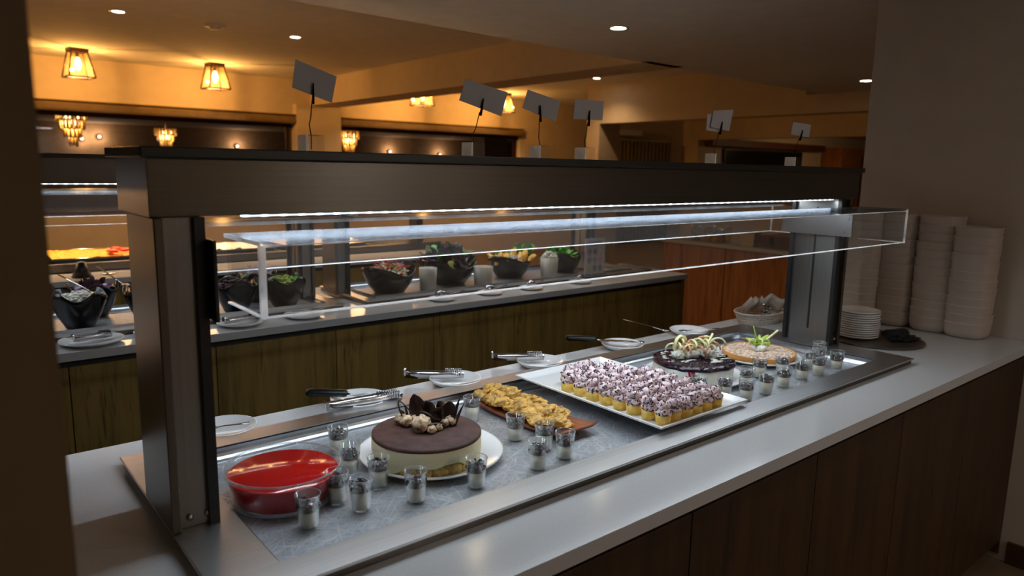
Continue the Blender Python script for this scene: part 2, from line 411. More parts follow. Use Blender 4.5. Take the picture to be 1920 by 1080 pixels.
for x, y, l in ((-.6, -1.2, 'left of'), (1.0, -1.4, 'behind'), (2.4, -1.0, 'right of'), (1.7, .25, 'just above')):
    downlight(x, y, ZL, 'added unseen fill downlight in the lowered ceiling %s the viewpoint' % l, 7, col=(1, .92, .82))  # added out of view as dim fill from the camera side
t = thing('added_fill_panel', 'added unseen ceiling fill panel behind the viewpoint', 'ceiling light', (2.5, -2.3, ZL))  # made-up panel out of view, brightens the cards from the front
obj('frame', box(B(), -.42, .42, -.32, .32, -.02, 0, .003), M_white, t); obj('diffuser', box(B(), -.38, .38, -.28, .28, -.022, -.0205), glow('fill glow', (1, .93, .88), 2), t)
light('panel_fill', 'AREA', (0, 0, -.03), 13, (1, .94, .92), t, shape='RECTANGLE', size=.76, size_y=.56)
downlight(1.38, 6.72, ZH, 'round downlight nearest the dark left wall, before the first lantern', 80, col=(1, .6, .28))
downlight(2.9, 6.8, ZH, 'round downlight in front of the second lantern from the left', 34, col=(1, .6, .28))
downlight(7.05, 6.85, ZH, 'round downlight on the far ceiling right of the ceiling beam', 20, col=(1, .6, .28))
for x, y, l in ((6.118, 21.45, 'small downlight reflected in the left window beyond the blind'), (10.05, 24.4, 'small downlight reflected in the left window near its right frame'),
                (2.79, 21.28, 'small downlight reflected at the top left of the left window'), (17.04, 24.6, 'small downlight reflected high in the middle of the right window')):
    downlight(x, y, ZH, l, 60, M_farspot, .045)  # reflections in the glass, built as lamps in the made-up room
for k, (x, z, l) in enumerate(((4.70, 2.28, 'dim reflected downlight low in the left window, left one of the close pair'), (4.2, 2.2, 'dim reflected downlight low in the left window, beside the gantry top'),
                (9.1, 2.12, 'dim reflected downlight in the middle of the left window'), (15.4, 2.1, 'dim reflected downlight low in the right window, left of centre'), (17.9, 2.04, 'dim reflected downlight low in the right window, below the downlight'))):
    t = thing('mirrored_downlight', l, 'reflected light', (x, 26.9, z), group='downlight reflections built beyond the glass')  # more downlight reflections, built as spots on the rear wall
    obj('shade', lathe(B(), [(.05, 0), (.07, .02), (.07, .10), (.05, .12)], seg=16, close=False), M_bronze, t, rot=(PI/2, 0, 0))
    obj('lamp_face', lathe(B(), [(0, 0), (.05, 0), (.05, .01), (0, .01)], (0, 0, .12), 16), M_farspot, t, rot=(PI/2, 0, 0)); light('beyond_fill', 'POINT', (0, -.25, 0), 26, (1, .75, .5), t, shadow_soft_size=.06)  # point light added to brighten the dark room behind the glass
t = thing('smoke_detector', 'round white smoke detector on the warm ceiling between two downlights', 'smoke detector', (2.15, 6.76, ZH))
obj('base', lathe(B(), [(0, 0), (.085, 0), (.085, -.015), (0, -.018)], seg=32), M_white, t)
obj('cover', lathe(B(), [(.05, -.016), (.045, -.035), (0, -.04)], seg=32), M_white, t)

# lanterns ------------------------------------------------------------
def lantern(x, y, label):
    t = thing('ceiling_lantern', label, 'ceiling lantern', (x, y, ZH), rz=.12, group='bronze glass lanterns along the far wall')
    a, b_, h = .078, .128, .30
    obj('ceiling_plate', box(B(), -a-.012, a+.012, -a-.012, a+.012, -.03, 0, .003), M_bronze, t)
    f = B(); cs = [(-1, -1), (1, -1), (1, 1), (-1, 1)]
    for i, (sx, sy) in enumerate(cs):
        nx, ny = cs[(i+1) % 4]
        tube(f, [(sx*a, sy*a, -.03), (sx*b_, sy*b_, -h)], .008, 6)
        tube(f, [(sx*b_, sy*b_, -h), (nx*b_, ny*b_, -h)], .008, 6)
        tube(f, [(sx*a, sy*a, -.035), (nx*a, ny*a, -.035)], .007, 6)
    obj('frame', f, M_bronze, t)
    for i, (sx, sy) in enumerate(cs):
        nx, ny = cs[(i+1) % 4]
        obj('glass_pane', sheet(B(), [(sx*a, sy*a, -.04), (nx*a, ny*a, -.04), (nx*b_*.98, ny*b_*.98, -h+.006), (sx*b_*.98, sy*b_*.98, -h+.006)], .003), M_amber, t)
    obj('lamp_socket', lathe(B(), [(0, -.03), (.018, -.03), (.018, -.09), (0, -.09)], seg=16), M_bronze, t)
    obj('bulb', lathe(B(), [(0, -.09), (.016, -.095), (.034, -.15), (.03, -.19), (.012, -.225), (0, -.23)], seg=20), M_bulb, t)
    light('bulb_light', 'POINT', (0, 0, -.24), 28, (1, .60, .28), t, shadow_soft_size=.02)
lantern(1.47, 9.25, 'lit bronze lantern nearest the dark left wall')
lantern(2.93, 9.3, 'lit bronze lantern, second from the left, above the left window')
lantern(5.9, 9.3, 'lit bronze lantern half hidden behind the ceiling beam')
lantern(7.45, 9.3, 'lit bronze lantern hidden behind the cards above the right window')

# window reflections of chandeliers, built as real ones beyond the glass ------------------------------------------
def chandelier(x, y, z, r, label, tiers=4):
    t = thing('chandelier', label, 'chandelier', (x, y, z), group='reflected chandeliers built beyond the windows')
    obj('rod', tube(B(), [(0, 0, ZH-z), (0, 0, .25)], .012, 8), M_bronze, t)
    rings = B(); cr = B()
    for k in range(tiers):
        rr = r*(1-.25*k); zz = .22-.16*k
        lathe(rings, [(rr, zz), (rr+.012, zz), (rr+.012, zz+.02), (rr, zz+.02)], seg=24, close=True)
        n = max(8, int(26*rr/r))
        for i in range(n):
            th = 2*PI*i/n+R.uniform(-.05, .05); L = .17+R.uniform(-.02, .03); px, py = rr*math.cos(th), rr*math.sin(th)
            lathe(cr, [(0, 0), (.016, -.02), (.02, -L*.75), (0, -L)], (px, py, zz), 5)
    obj('frame', rings, M_bronze, t); o = obj('crystal_drops', cr, M_crys, t); o['kind'] = 'stuff'
    for k in range(3):
        th = k*2.1; obj('bulb', lump(B(), (r*.45*math.cos(th), r*.45*math.sin(th), .12), (.028, .028, .05), 0, 0, sub=2), M_spark, t)
    light('chandelier_light', 'POINT', (0, 0, .02), 30, (1, .66, .3), t, shadow_soft_size=.06)
chandelier(2.35, 15.9, 2.2, .27, 'crystal chandelier reflected in the left end of the left window')
chandelier(5.12, 20.45, 2.15, .26, 'reflected crystal chandelier in the middle of the left window above the gantry end')
chandelier(7.54, 14.91, 2.05, .22, 'reflected crystal chandelier at the left edge of the right window')
chandelier(16.6, 21.7, 2.15, .28, 'small reflected crystal chandelier between cards near the right window edge', 3)

# curtain, wall unit, alcove ------------------------------------------
bm = B(); rows = []
for j, z in enumerate((0.05, 2.12)):
    rows.append([bm.verts.new((10.72+i*.02, 10.0+.035*math.sin(i*1.1), z)) for i in range(96)])
for i in range(95): bm.faces.new([rows[0][i], rows[0][i+1], rows[1][i+1], rows[1][i]]).smooth = True
o = obj('curtain', bm, M_curtain); md = o.modifiers.new('thick', 'SOLIDIFY'); md.thickness = .004
tag(o, 'pleated olive curtain on the far wall right of the beam', 'curtain')
b = B(); box(b, 0, .95, -.18, -.005, 2.21, 2.33, .02)
t = thing('wall_air_conditioner', 'long white air conditioner above the olive curtain', 'air conditioner', (10.68, YW, 0))
obj('housing', b, M_white, t); obj('outlet_flap', box(B(), .04, .91, -.19, -.12, 2.2, 2.213), M_pot, t)
tag(obj('wood_pelmet', box(B(), 13.46, 18.4, 9.5, 9.745, 2.08, 2.24, .01), M_brownw), 'dark brown wooden pelmet over the black opening', 'pelmet')
t = thing('wall_screen', 'wide black screen under the brown pelmet', 'screen', (15.9, 9.745, 0))
obj('frame', box(B(), -1.7, 1.7, -.06, 0, 1.2, 2.05, .01), M_blackp, t); obj('display', box(B(), -1.66, 1.66, -.065, -.059, 1.24, 2.01), M_screen, t)
t = thing('wood_cabinet', 'tall orange-brown wooden cabinet at the far right beside the wall', 'cabinet', (19.6, 9.7, 0))
obj('body', box(B(), -.95, 1.3, -.5, 0, 0, 2.2), M_oakS, t); obj('door', box(B(), -.93, .15, -.52, -.5, .05, 2.0, .004), M_oakS, t); obj('door', box(B(), .17, 1.27, -.52, -.5, .05, 2.0, .004), M_brownw, t)
light('alcove_fill', 'POINT', (16.5, 7.2, 2.3), 20, (1, .6, .28), shadow_soft_size=.1)  # added point light without a fitting, brightens the alcove
t = downlight(11.4, 7.4, ZH, 'added downlight hidden above the right-hand ceiling beam', 36, col=(1, .86, .5))  # stand-in source out of sight, lights the far right walls

# ================================================================== the counters
WX0, WX1, WY0, WY1 = .385, 2.38, 1.003, 1.512
def counter(name, x0, x1, y0, y1, hole, seams, oak, label_top, label_base, side='front', yback=None):
    b = B()
    if hole: ring_slab(b, x0, x1, y0, y1, *hole, .87, .90)
    else: box(b, x0, x1, y0, y1, .87, .90, .002)
    tag(obj('worktop', b, M_top), label_top, 'worktop')
    t = thing(name, label_base, 'counter', (x0, y0, 0))
    W_, D_ = x1-x0, y1-y0
    b = B(); box(b, .01, W_-.01, .06, D_-.03, .08, .60); box(b, .01, W_-.01, .04, .06, .60, .868); box(b, .01, W_-.01, D_-.06, D_-.03, .6, .868)
    box(b, .01, .05, .06, D_-.06, .6, .868); box(b, W_-.05, W_-.01, .06, D_-.06, .6, .868)
    obj('carcass', b, M_dark, t)
    obj('plinth', box(B(), .02, W_-.02, .09, D_-.06, 0, .08), M_dark, t)
    xs = [x0+.012]+seams+[x1-.012]
    for a, c in zip(xs[:-1], xs[1:]):
        if side == 'left': continue
        obj('panel', box(B(), a-x0+.0015, c-x0-.0015, .022, .04, .085, .845, .0012), oak, t)
    obj('side_panel', box(B(), W_-.012, W_, .022, D_-.03, .03, .868), oak, t)
    obj('side_panel', box(B(), 0, .01, .022, D_-.03, .03, .868), oak, t)
    return t
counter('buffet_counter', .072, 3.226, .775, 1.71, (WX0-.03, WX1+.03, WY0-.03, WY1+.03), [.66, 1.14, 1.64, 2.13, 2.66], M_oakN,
        'pale quartz worktop with the dessert display set into it', 'shade-darkened oak-fronted counter under the dessert display')
# the small rim of worktop behind the right wall end
counter('buffet_counter', -1.0, 3.60, 2.66, 3.42, None, [-.6, -.1, .33, .80, 1.28, 1.76, 2.24, 2.72, 3.16], M_oak,
        'pale worktop of the salad island', 'olive oak-panelled island under the salad bowls')
counter('buffet_counter', -1.0, 3.2, 4.28, 5.3, None, [0, 1, 2], M_oak,
        'pale worktop of the hot food counter behind the salads', 'oak-panelled counter under the hot food pans')
# side counter, its front faces left
tag(obj('worktop', box(B(), 5.33, 6.1, 1.7, 4.27, .87, .90, .002), M_top), 'beige worktop of the side counter holding jars and basket', 'worktop')
t = thing('side_counter', 'warm-light-tinted oak side counter standing behind the right post', 'counter', (5.36, 1.7, 0))
obj('carcass', box(B(), .02, .70, .02, 2.53, .08, .868), M_dark, t); obj('plinth', box(B(), .06, .68, .05, 2.5, 0, .08), M_dark, t)
for a, c in ((.02, .62), (.63, 1.24), (1.25, 1.88), (1.89, 2.53)): obj('panel', box(B(), 0, .018, a, c, .02, .865, .001), M_oakS, t)
obj('side_panel', box(B(), .0, .70, 2.535, 2.55, .02, .868), M_oakS, t)

# ================================================================== display stations
def pan_mesh(x0, x1, y0, y1, zt, zb, r=.02):
    b = B(); prof = [(0, zt)]
    for k in range(6):
        a = k/5*PI/2; prof.append((r*(1-math.cos(a)), zb+r*(1-math.sin(a))))
    loops = []
    for off, z in prof: loops.append([b.verts.new(p) for p in ((x0+off, y0+off, z), (x1-off, y0+off, z), (x1-off, y1-off, z), (x0+off, y1-off, z))])
    for A, C in zip(loops[:-1], loops[1:]):
        for i in range(4): b.faces.new([A[i], A[(i+1) % 4], C[(i+1) % 4], C[i]]).smooth = False
    off = r; return b, (x0+off, x1-off, y0+off, y1-off, zb)
def station(fx0, fx1, fy0, fy1, wx0, wx1, wy0, wy1, zt, depth, lab):
    t = thing('display_well', lab, 'display well', (fx0, fy0, 0))
    o = (-fx0, -fy0); b = B()
    ring_slab(b, 0, fx1-fx0, 0, fy1-fy0, wx0-fx0, wx1-fx0, wy0-fy0, wy1-fy0, zt-.004, zt)
    bmesh.ops.bevel(b, geom=[e for e in b.edges if all(abs(v.co.z-zt) < 1e-5 for v in e.verts)], offset=.0015, segments=2, affect='EDGES')
    obj('frame', b, M_steelT, t)
    b = B(); ring_slab(b, .006, fx1-fx0-.006, .006, fy1-fy0-.006, wx0-fx0-.004, wx1-fx0+.004, wy0-fy0-.004, wy1-fy0+.004, .9005, zt-.004)
    obj('frame_skirt', b, M_steelH, t)
    b, (a, c, d, e, z) = pan_mesh(wx0-fx0, wx1-fx0, wy0-fy0, wy1-fy0, zt, zt-depth)
    p = obj('pan', b, M_pan, t); md = p.modifiers.new('thick', 'SOLIDIFY'); md.thickness = .002; md.offset = 1 
    obj('deck', box(B(), a, c, d, e, z-.003, z), M_deck, t)
    return t
def gantry(px0, px1, py0, py1, bx0, bx1, zt, lab, led=M_led, sx0=None, sx1=None, zb=1.435, lw=None, warm=False):
    """two posts, a hollow beam with a dark shelf on it, a lamp strip under it and clear shields either side"""
    t = thing('serving_gantry', lab, 'gantry', (px0, py0, zt)); Z = -zt; w_ = .075; Y = py1-py0; X = px1-px0
    def lb(x0, x1, y0, y1, z0, z1, bev=0): return box(B(), x0, x1, y0, y1, z0+Z, z1+Z, bev)
    for s, xo in ((0, 0), (1, X-w_)):
        p = obj('post', lb(xo+.012, xo+w_-.002, .012, Y-.012, zt, zb, .001), M_steelP, t)
        b = B()
        for yy in (0, Y-.013): box(b, xo+(.0 if s else w_-.016), xo+(.016 if s else w_), yy, yy+.013, 0, zb-zt)
        obj('corner_profile', b, M_blackp, p, label='black corner profile')
        obj('corner_profile', lb(xo+(w_-.014 if s else 0), xo+(w_ if s else .014), 0, Y, zt, zb, .002), M_steelH, p, label='bright steel corner profile')
        if s: obj('cable_slot', lb(xo+.010, xo+.0125, Y/2-.003, Y/2+.003, zt+.05, zb-.03), M_blackp, p)
        b = B()
        for xx in (xo+.03, xo+.058): lathe(b, [(0, 0), (.006, 0), (.005, .004), (0, .005)], (xx, zt+Z+.018, -.011 if 0 else -.012), 12)
        for v in b.verts: v.co = Vector((v.co.x, v.co.z-.0+.012+.0-.0, v.co.y+0)) if False else Vector((v.co.x, .012-(v.co.z+.012), v.co.y))
        obj('screw', b, M_screw, p)
    xa, xb = bx0-px0, bx1-px0; ya, yb = .02, Y+.06
    b = B(); box(b, xa, xb, ya, ya+.006, zb+Z, zb+.09+Z, .001); box(b, xa, xb, yb-.006, yb, zb+Z, zb+.09+Z, .001)
    box(b, xa, xa+.006, ya+.006, yb-.006, zb+Z, zb+.09+Z); box(b, xb-.006, xb, ya+.006, yb-.006, zb+Z, zb+.09+Z); box(b, xa+.006, xb-.006, ya+.006, yb-.006, zb+.03+Z, zb+.034+Z)
    obj('beam', b, M_steelH, t)
    obj('top_shelf', lb(xa-.01, xb+.012, ya-.012, yb+.03, zb+.091, zb+.108, .002), M_shelf, t)
    sx0 = (px0+.1 if sx0 is None else sx0)-px0; sx1 = (px1+.07 if sx1 is None else sx1)-px0
    ls = obj('lamp_strip', lb(w_+.07, X-w_-.005, ya+.008, ya+.022, zb-.0035, zb-.0005), led, t, label='glowing strip of small lamps')
    ls2 = obj('lamp_strip', lb(w_+.07, X-w_-.005, yb-.06, yb-.046, zb-.0035, zb-.0005), led, t, label='glowing strip of small lamps')
    if lw:
        for yy in (ya+.017, yb-.053):
            L = light('lamp_strip_light', 'AREA', (X/2+.03, yy, zb-.005+Z), lw, (1, .55, .22) if warm else (.80, .91, 1.0), t, shape='RECTANGLE', size=X-2*w_-.08, size_y=.014)
    for sgn in (-1, 1):
        y_in = 0.0 if sgn < 0 else Y+.03; y_out = -.155 if sgn < 0 else Y+.17
        y_a, y_b = min(y_in, y_out), max(y_in, y_out); zs = 1.402; th = .006; zlow = 1.295
        sh = obj('shield', lb(sx0, sx1, y_a, y_b, zs, zs+th), M_acrT, t, label='clear acrylic shelf of the sneeze guard')
        yo = y_out if sgn < 0 else y_out-th
        obj('front_pane', lb(sx0, sx1, yo, yo+th, zlow+.002, zs-.002), M_acr, sh, label='clear acrylic front pane')
        b = B(); box(b, sx0, sx1, yo, yo+th, zlow-.001+Z, zlow+.0015+Z); box(b, sx0, sx1, yo, yo+th, zs-.0015+Z, zs+.0-.0002+Z)
        box(b, sx0-.002, sx0+.007, yo-.0005, yo+th+.0005, zlow+Z, zs+Z); box(b, sx1, sx1+.002, yo, yo+th, zlow+Z, zs+th+Z); box(b, sx0-.002, sx0, y_a, y_b, zs+Z, zs+th+Z)
        obj('pane_edge', b, M_edge, sh, label='bright acrylic edge with painted glow')  # milky strips carry the edge glow as colour
        for xx in (sx0, sx1-th):
            obj('end_pane', lb(xx, xx+th, y_a+th, y_b-th, zlow+.002, zs-.001), M_acr, sh)
            b = B(); box(b, xx, xx+th, y_a, y_b, zlow-.0012+Z, zlow+.0012+Z); obj('pane_edge', b, M_edge, sh, label='bright acrylic edge with painted glow')
    # brackets that carry the shields
    b = B(); box(b, w_+.001, w_+.007, -.03, Y+.03, 1.27+Z, 1.40+Z, .001); obj('bracket', b, M_blackp, t, label='black shield bracket')
    b = B(); box(b, X-w_-.008, X-w_-.002, -.045, Y+.03, 1.31+Z, 1.385+Z, .001); br = obj('bracket', b, M_screw, t, label='bright steel shield bracket')
    b = B()
    for yy, zz in ((-.03, 1.37), (-.018, 1.325)): box(b, X-w_-.012, X-w_-.008, yy-.004, yy+.004, zz-.004+Z, zz+.004+Z)
    obj('screw', b, M_screw, br)
    return t
station(.27, 2.512, .928, 1.582, WX0-.01, WX1+.007, WY0-.005, WY1+.005, .92, .03, 'steel-framed dessert well sunk in the near worktop')
gantry(.27, 2.505, 1.18, 1.36, .27, 2.585, .92, 'steel gantry with white lamp strip over the desserts', sx0=.375, sx1=2.58, lw=3.3)
station(-.75, 1.40, 2.835, 3.34, -.68, 1.33, 2.885, 3.29, .92, .012, 'steel display well of the salad island, left section')
gantry(-.75, 1.365, 3.06, 3.2, -.75, 1.40, .92, 'steel gantry over the salad island, left section behind the near post', sx0=-.7, sx1=1.42, lw=1.5)
station(1.51, 3.40, 2.835, 3.34, 1.58, 3.33, 2.885, 3.29, .92, .012, 'steel display well of the salad island, right section')
gantry(1.465, 3.19, 3.06, 3.2, 1.465, 3.22, .92, 'steel gantry over the salad island, right section', sx0=1.5, sx1=3.25, lw=1.5)

# hot food unit -----------------------------------------------------------
t = thing('hot_food_unit', 'steel hot cupboard top glowing with warm light behind the salads', 'food warmer', (-.9, 4.6, .9))
obj('body', box(B(), 0, 4.0, 0, .62, 0.001, .05, .003), M_steelH, t)
obj('hood', box(B(), 0, 4.0, .1, .5, .5, .53, .004), M_steelH, t)
for xx in (.02, 1.95, 3.92): obj('hood_post', box(B(), xx, xx+.06, .25, .36, .05, .5), M_steelP, t)
obj('heat_lamp', box(B(), .1, 3.9, .27, .33, .485, .499), M_warmled, t)
light('heat_lamp_light', 'AREA', (2.0, .3, .48), 20, (1, .72, .45), t, shape='RECTANGLE', size=3.7, size_y=.08)
hx = [-.85, -.17, .51, 1.19, 1.87, 2.5]
hot = [('rice', M_rice, 'orange rice in a steel pan glowing under heat lamps'), ('roast potatoes', M_potato, 'golden potatoes in a steel pan'), ]
names = ['far left end', 'beside the dark left wall', 'nearest the near gantry post', 'behind the left salad bowls', 'behind the salad gantry posts', 'behind the green salads']
for i, x in enumerate(hx[:-1]):
    pn = thing('food_pan', 'rectangular steel food pan, the one %s' % names[i], 'food pan', (x, 4.64, .951), group='hot food pans')
    b = B(); ring_slab(b, 0, .64, 0, .52, .03, .61, .03, .49, .018, .022); obj('rim', b, M_chrome, pn)
    b, _ = pan_mesh(.03, .61, .03, .49, .02, .002, .01); box(b, .04, .60, .04, .48, 0.0005, .0025); obj('basin', b, M_pan, pn)
    b = B()
    nx_, ny_ = 26, 20; g = [[b.verts.new((.035+.57*i2/nx_, .035+.45*j/ny_, .016+.022*max(0, noise.noise(Vector((i2*.35, j*.35, i*5))))+R.uniform(0, .004))) for i2 in range(nx_+1)] for j in range(ny_+1)]
    for j in range(ny_):
        for i2 in range(nx_): b.faces.new([g[j][i2], g[j][i2+1], g[j+1][i2+1], g[j+1][i2]]).smooth = True
    tag(obj('hot_dish', b, (M_rice, M_rice, M_potato, M_feta, M_rice)[i], loc=(x, 4.64, .951)), 'cooked food filling the pan %s' % names[i], 'hot food', 'hot food in the pans', 'stuff')
for k, (x, y) in enumerate(((.86, 4.75), (.93, 4.78), (.90, 4.86))):
    tag(obj('tomato_slice', lump(B(), (0, 0, 0), (.035, .035, .012), k, .15, sub=2), M_tom, loc=(x, y, .995)), 'red tomato slice lying on the hot rice, %s of three' % ORD[k], 'tomato slice', 'tomato slices on the rice')

# ================================================================== dessert display
DZ = .8905
def rot2(x, y, a): return (x*math.cos(a)-y*math.sin(a), x*math.sin(a)+y*math.cos(a))
def plate(x, y, z, r, label, foot=.6, h=.018, m=M_white, grp=None):
    prof = [(0, .004), (r*foot*.95, .004), (r*.72, .007), (r*.97, h), (r, h+.001), (r, h-.003), (r*.74, .002), (r*foot, 0), (0, 0)]
    return tag(obj('plate', lathe(B(), prof, seg=64), m, loc=(x, y, z)), label, 'plate', grp)
plate(.822, 1.262, DZ, .158, 'large round white plate under the chocolate-topped cake')
plate(1.80, 1.288, DZ, .155, 'large round white plate under the blueberry cheesecake')
plate(2.17, 1.297, DZ, .142, 'round white plate under the crumble tart')

# glass bowl with jelly
t = thing('glass_bowl', 'round clear glass bowl holding red jelly near the left post', 'bowl', (.49, 1.266, DZ))
ob = obj('body', lathe(B(), [(0, .003), (.084, .003), (.090, .008), (.096, .03), (.102, .052), (.1055, .066), (.108, .066), (.105, .052), (.0995, .03), (.094, .004), (.086, 0), (0, 0)], seg=72), M_glass, t)
obj('rim', lathe(B(), [(.1055, .0655), (.1062, .0682), (.1078, .0682), (.1087, .0655), (.107, .0638)], seg=72, close=True), M_rim, t)
obj('foot', lathe(B(), [(.086, -.0003), (.094, .001), (.0958, .0055), (.0938, .007), (.085, .004)], seg=72, close=True), M_rim, t)
tag(obj('red_jelly', lathe(B(), [(0, .0045), (.083, .0045), (.089, .009), (.0945, .03), (.1015, .053), (.100, .0545), (0, .0542)], seg=72), M_jelly, loc=(.49, 1.266, DZ)), 'clear bright red jelly filling the round glass bowl', 'jelly')

# dessert shots
def crumbs(b, r, z, h, n, sz=.004, seed=0, m=0):
    rr = random.Random(seed)
    for _ in range(n):
        a, q = rr.uniform(0, 2*PI), r*math.sqrt(rr.random())*.93; s = sz*rr.uniform(.6, 1.3)
        v = bmesh.ops.create_cube(b, size=1)['verts']; M_ = Matrix.Rotation(rr.uniform(0, 6), 3, 'X') @ Matrix.Rotation(rr.uniform(0, 6), 3, 'Z')
        c = Vector((q*math.cos(a), q*math.sin(a), z+h*rr.random()))
        for k in v: k.co = c+M_ @ Vector((k.co.x*s*1.4, k.co.y*s, k.co.z*s*.6))
def make_shot(seed):
    t = thing('dessert_shot', 'x', 'dessert glass', group='mousse shots on the steel deck')
    obj('glass', lathe(B(), [(0, .0035), (.0164, .0035), (.0221, .062), (.0228, .062), (.0175, .001), (.016, 0), (0, 0)], seg=32), M_glass, t)
    obj('glass_rim', lathe(B(), [(.0213, .0617), (.0221, .0627), (.0230, .0617), (.0221, .0610)], seg=32, close=True), M_rim, t)
    hgt = .032+.003*(seed % 3)
    obj('mousse', lathe(B(), [(0, .004), (.0163, .004), (.0163+(hgt-.004)*.096, hgt), (0, hgt+.001)], seg=24), M_cream, t)
    b = B(); lathe(b, [(.0159+(hgt)*.096, hgt+.0006), (.0165+(hgt)*.096, hgt+.008), (0, hgt+.010)], seg=20); crumbs(b, .0203, hgt+.004, .011, 150, .0036, seed); o = obj('chocolate_crumbs', b, M_crumb, t); o['kind'] = 'stuff'
    return t
SH = [((.478, 1.128), 'closest to the camera, in front of the red jelly'), ((.560, 1.184), 'touching the glass jelly bowl on its right front'), ((.582, 1.131), 'right of the closest one, before the jelly bowl'),
      ((.640, 1.29), 'between jelly bowl and cake plate'), ((.668, 1.40), 'behind the jelly bowl, left of the cake plate'), ((.655, 1.196), 'just off the front left rim of the cake plate'),
      ((.680, 1.098), 'alone in front of the chocolate-topped cake'), ((.808, 1.078), 'in front of the right side of the chocolate-topped cake'), ((1.028, 1.392), 'behind the cake plate, beside the fritter platter'),
      ((1.030, 1.224), 'right of the cake plate, beside the middle of the fritters'), ((.965, 1.070), 'front left of the three at the end of the fritters'), ((1.046, 1.140), 'back one of the three at the end of the fritters'),
      ((1.050, 1.076), 'right one of the three at the end of the fritters'), ((1.712, 1.118), 'tucked behind the right edge of the white pastry platter'), ((1.650, 1.160), 'half hidden by the pastries, left of the cheesecake front'),
      ((1.740, 1.066), 'first right of the pastry platter corner'), ((1.843, 1.130), 'third row, right of the cheesecake plate front'), ((1.835, 1.062), 'second along the front edge past the pastry platter'),
      ((1.943, 1.070), 'third along the front edge past the pastry platter'), ((1.975, 1.170), 'right behind, between cheesecake plate and tart plate'), ((2.055, 1.140), 'in front of the crumble tart'),
      ((2.062, 1.077), 'fourth along the front edge past the pastry platter'), ((2.150, 1.070), 'fifth along the front edge past the pastry platter'), ((2.195, 1.118), 'behind the fifth front one, right of the tart'),
      ((2.262, 1.068), 'last in the front right corner of the well'), ((2.265, 1.130), 'behind the last corner one'), ((2.335, 1.165), 'farthest right, at the end wall of the well')]
protos = []
for i, ((x, y), l) in enumerate(SH):
    lab = 'mousse shot glass '+l
    if i < 3: p = make_shot(i); protos.append(p); p.location = (x, y, DZ); p['label'] = lab
    else: dup(protos[i % 3], (x, y, DZ), R.uniform(0, 6), lab)

# chocolate-topped cream cake
t = thing('cream_cake', 'round cream cake with cocoa top, chocolate shards and meringues', 'cake', (.795, 1.238, DZ+.0045))
def wav(th, i, r, z):
    if i == 0: return r-.004, .022+.010*math.sin(th*3+1)+.006*math.sin(th*7)
    if i == 1: return r, .027+.010*math.sin(th*3+1)+.006*math.sin(th*7)
    return r*(1+.006*math.sin(th*5)), z
b = B()
for k in range(20):
    a = 2*PI*k/20; lump(b, (.101*math.cos(a), .101*math.sin(a), .016), (.0125, .02, .0155), k, .15, sub=2, rot=Matrix.Rotation(a, 3, 'Z'))
lathe(b, [(0, 0.001), (.106, 0.001), (.106, .03), (0, .03)], seg=40)
obj('sponge_base', b, M_sponge, t)
obj('cream_layer', lathe(B(), [(.113, 0), (.1155, .01), (.1165, .035), (.1165, .060), (.114, .0655), (0, .066)], seg=96, fn=wav), M_custard, t)
obj('cocoa_top', lathe(B(), [(.1165, .0625), (.1165, .067), (.112, .0695), (0, .070)], seg=64), M_cocoa, t)
cr = Vector((r2.x, r2.y, 0)).normalized(); cf = Vector((-cr.y, cr.x, 0))   # across and away as seen by a guest
def cp(a, d, z=.07): v = cr*a+cf*d; return (v.x, v.y, z)
for a, d, s in ((-.01, -.012, .020), (.012, -.02, .010), (-.062, .03, .013), (-.045, .018, .014), (-.050, .045, .011), (.025, -.004, .009), (.048, .03, .012), (.036, .02, .010), (.052, .045, .009), (-.035, .035, .012)):
    obj('meringue', lump(B(), cp(a, d, .07+s*.8), (s, s, s*.9), a*100, .3, 2.5, 3), M_truffle, t)
def shard(a, d, ang, h, w_, lean=0, curl=.012):
    b = B(); p0 = Vector(cp(a, d, .069)); ax = cr*math.cos(ang)+cf*math.sin(ang); pts = []
    for i in range(7):
        u = i/6; pts.append(p0+Vector((0, 0, h*u))+ax*(lean*u)+cf*(curl*math.sin(u*PI)))
    wd = [w_*k_ for k_ in ((.55, .8, 1, .95, .8, .55, .08) if w_ > .02 else (1, .9, .75, .6, .45, .25, .05))]
    strip(b, pts, wd, .0016, side=ax); obj('chocolate_shard', b, M_choc, t)
for q in ((-.02, .03, .15, .070, .040, -.012, .016), (.004, .012, -.5, .050, .034, .030, .02), (.040, .030, .1, .055, .036, .006, .014), (.028, .045, .9, .052, .030, -.012, .02),
          (-.042, .02, 0, .05, .010, -.010), (.055, .02, .5, .050, .010, .026), (.050, .04, 0, .062, .012, .018), (.010, .04, .6, .055, .028, -.02, .018), (-.006, -.002, .3, .022, .030, .035, .006),
          (.045, .018, -.3, .045, .016, .02), (.03, .018, .4, .05, .014, .002), (-.05, .04, .8, .035, .02, -.02)):
    shard(*q)
for (a0, a1, h) in ((-.055, -.03, .058), (-.052, .02, .035)):
    pts = [Vector(cp(a0+(a1-a0)*u+(-.02*math.sin(u*PI) if a1 < 0 else 0), .03-.03*u, .07+h*math.sin(u*PI*.75+.2))) for u in [i/10 for i in range(11)]]
    obj('chocolate_curl', tube(B(), pts, .0016, 6), M_choc, t)
pts = [cp(-.03+.065*u, -.005+.012*math.sin(u*9), .078+.010*math.sin(u*3)) for u in [i/12 for i in range(13)]]
obj('chocolate_curl', strip(B(), pts, [.016]*13, .0015), M_choc, t)

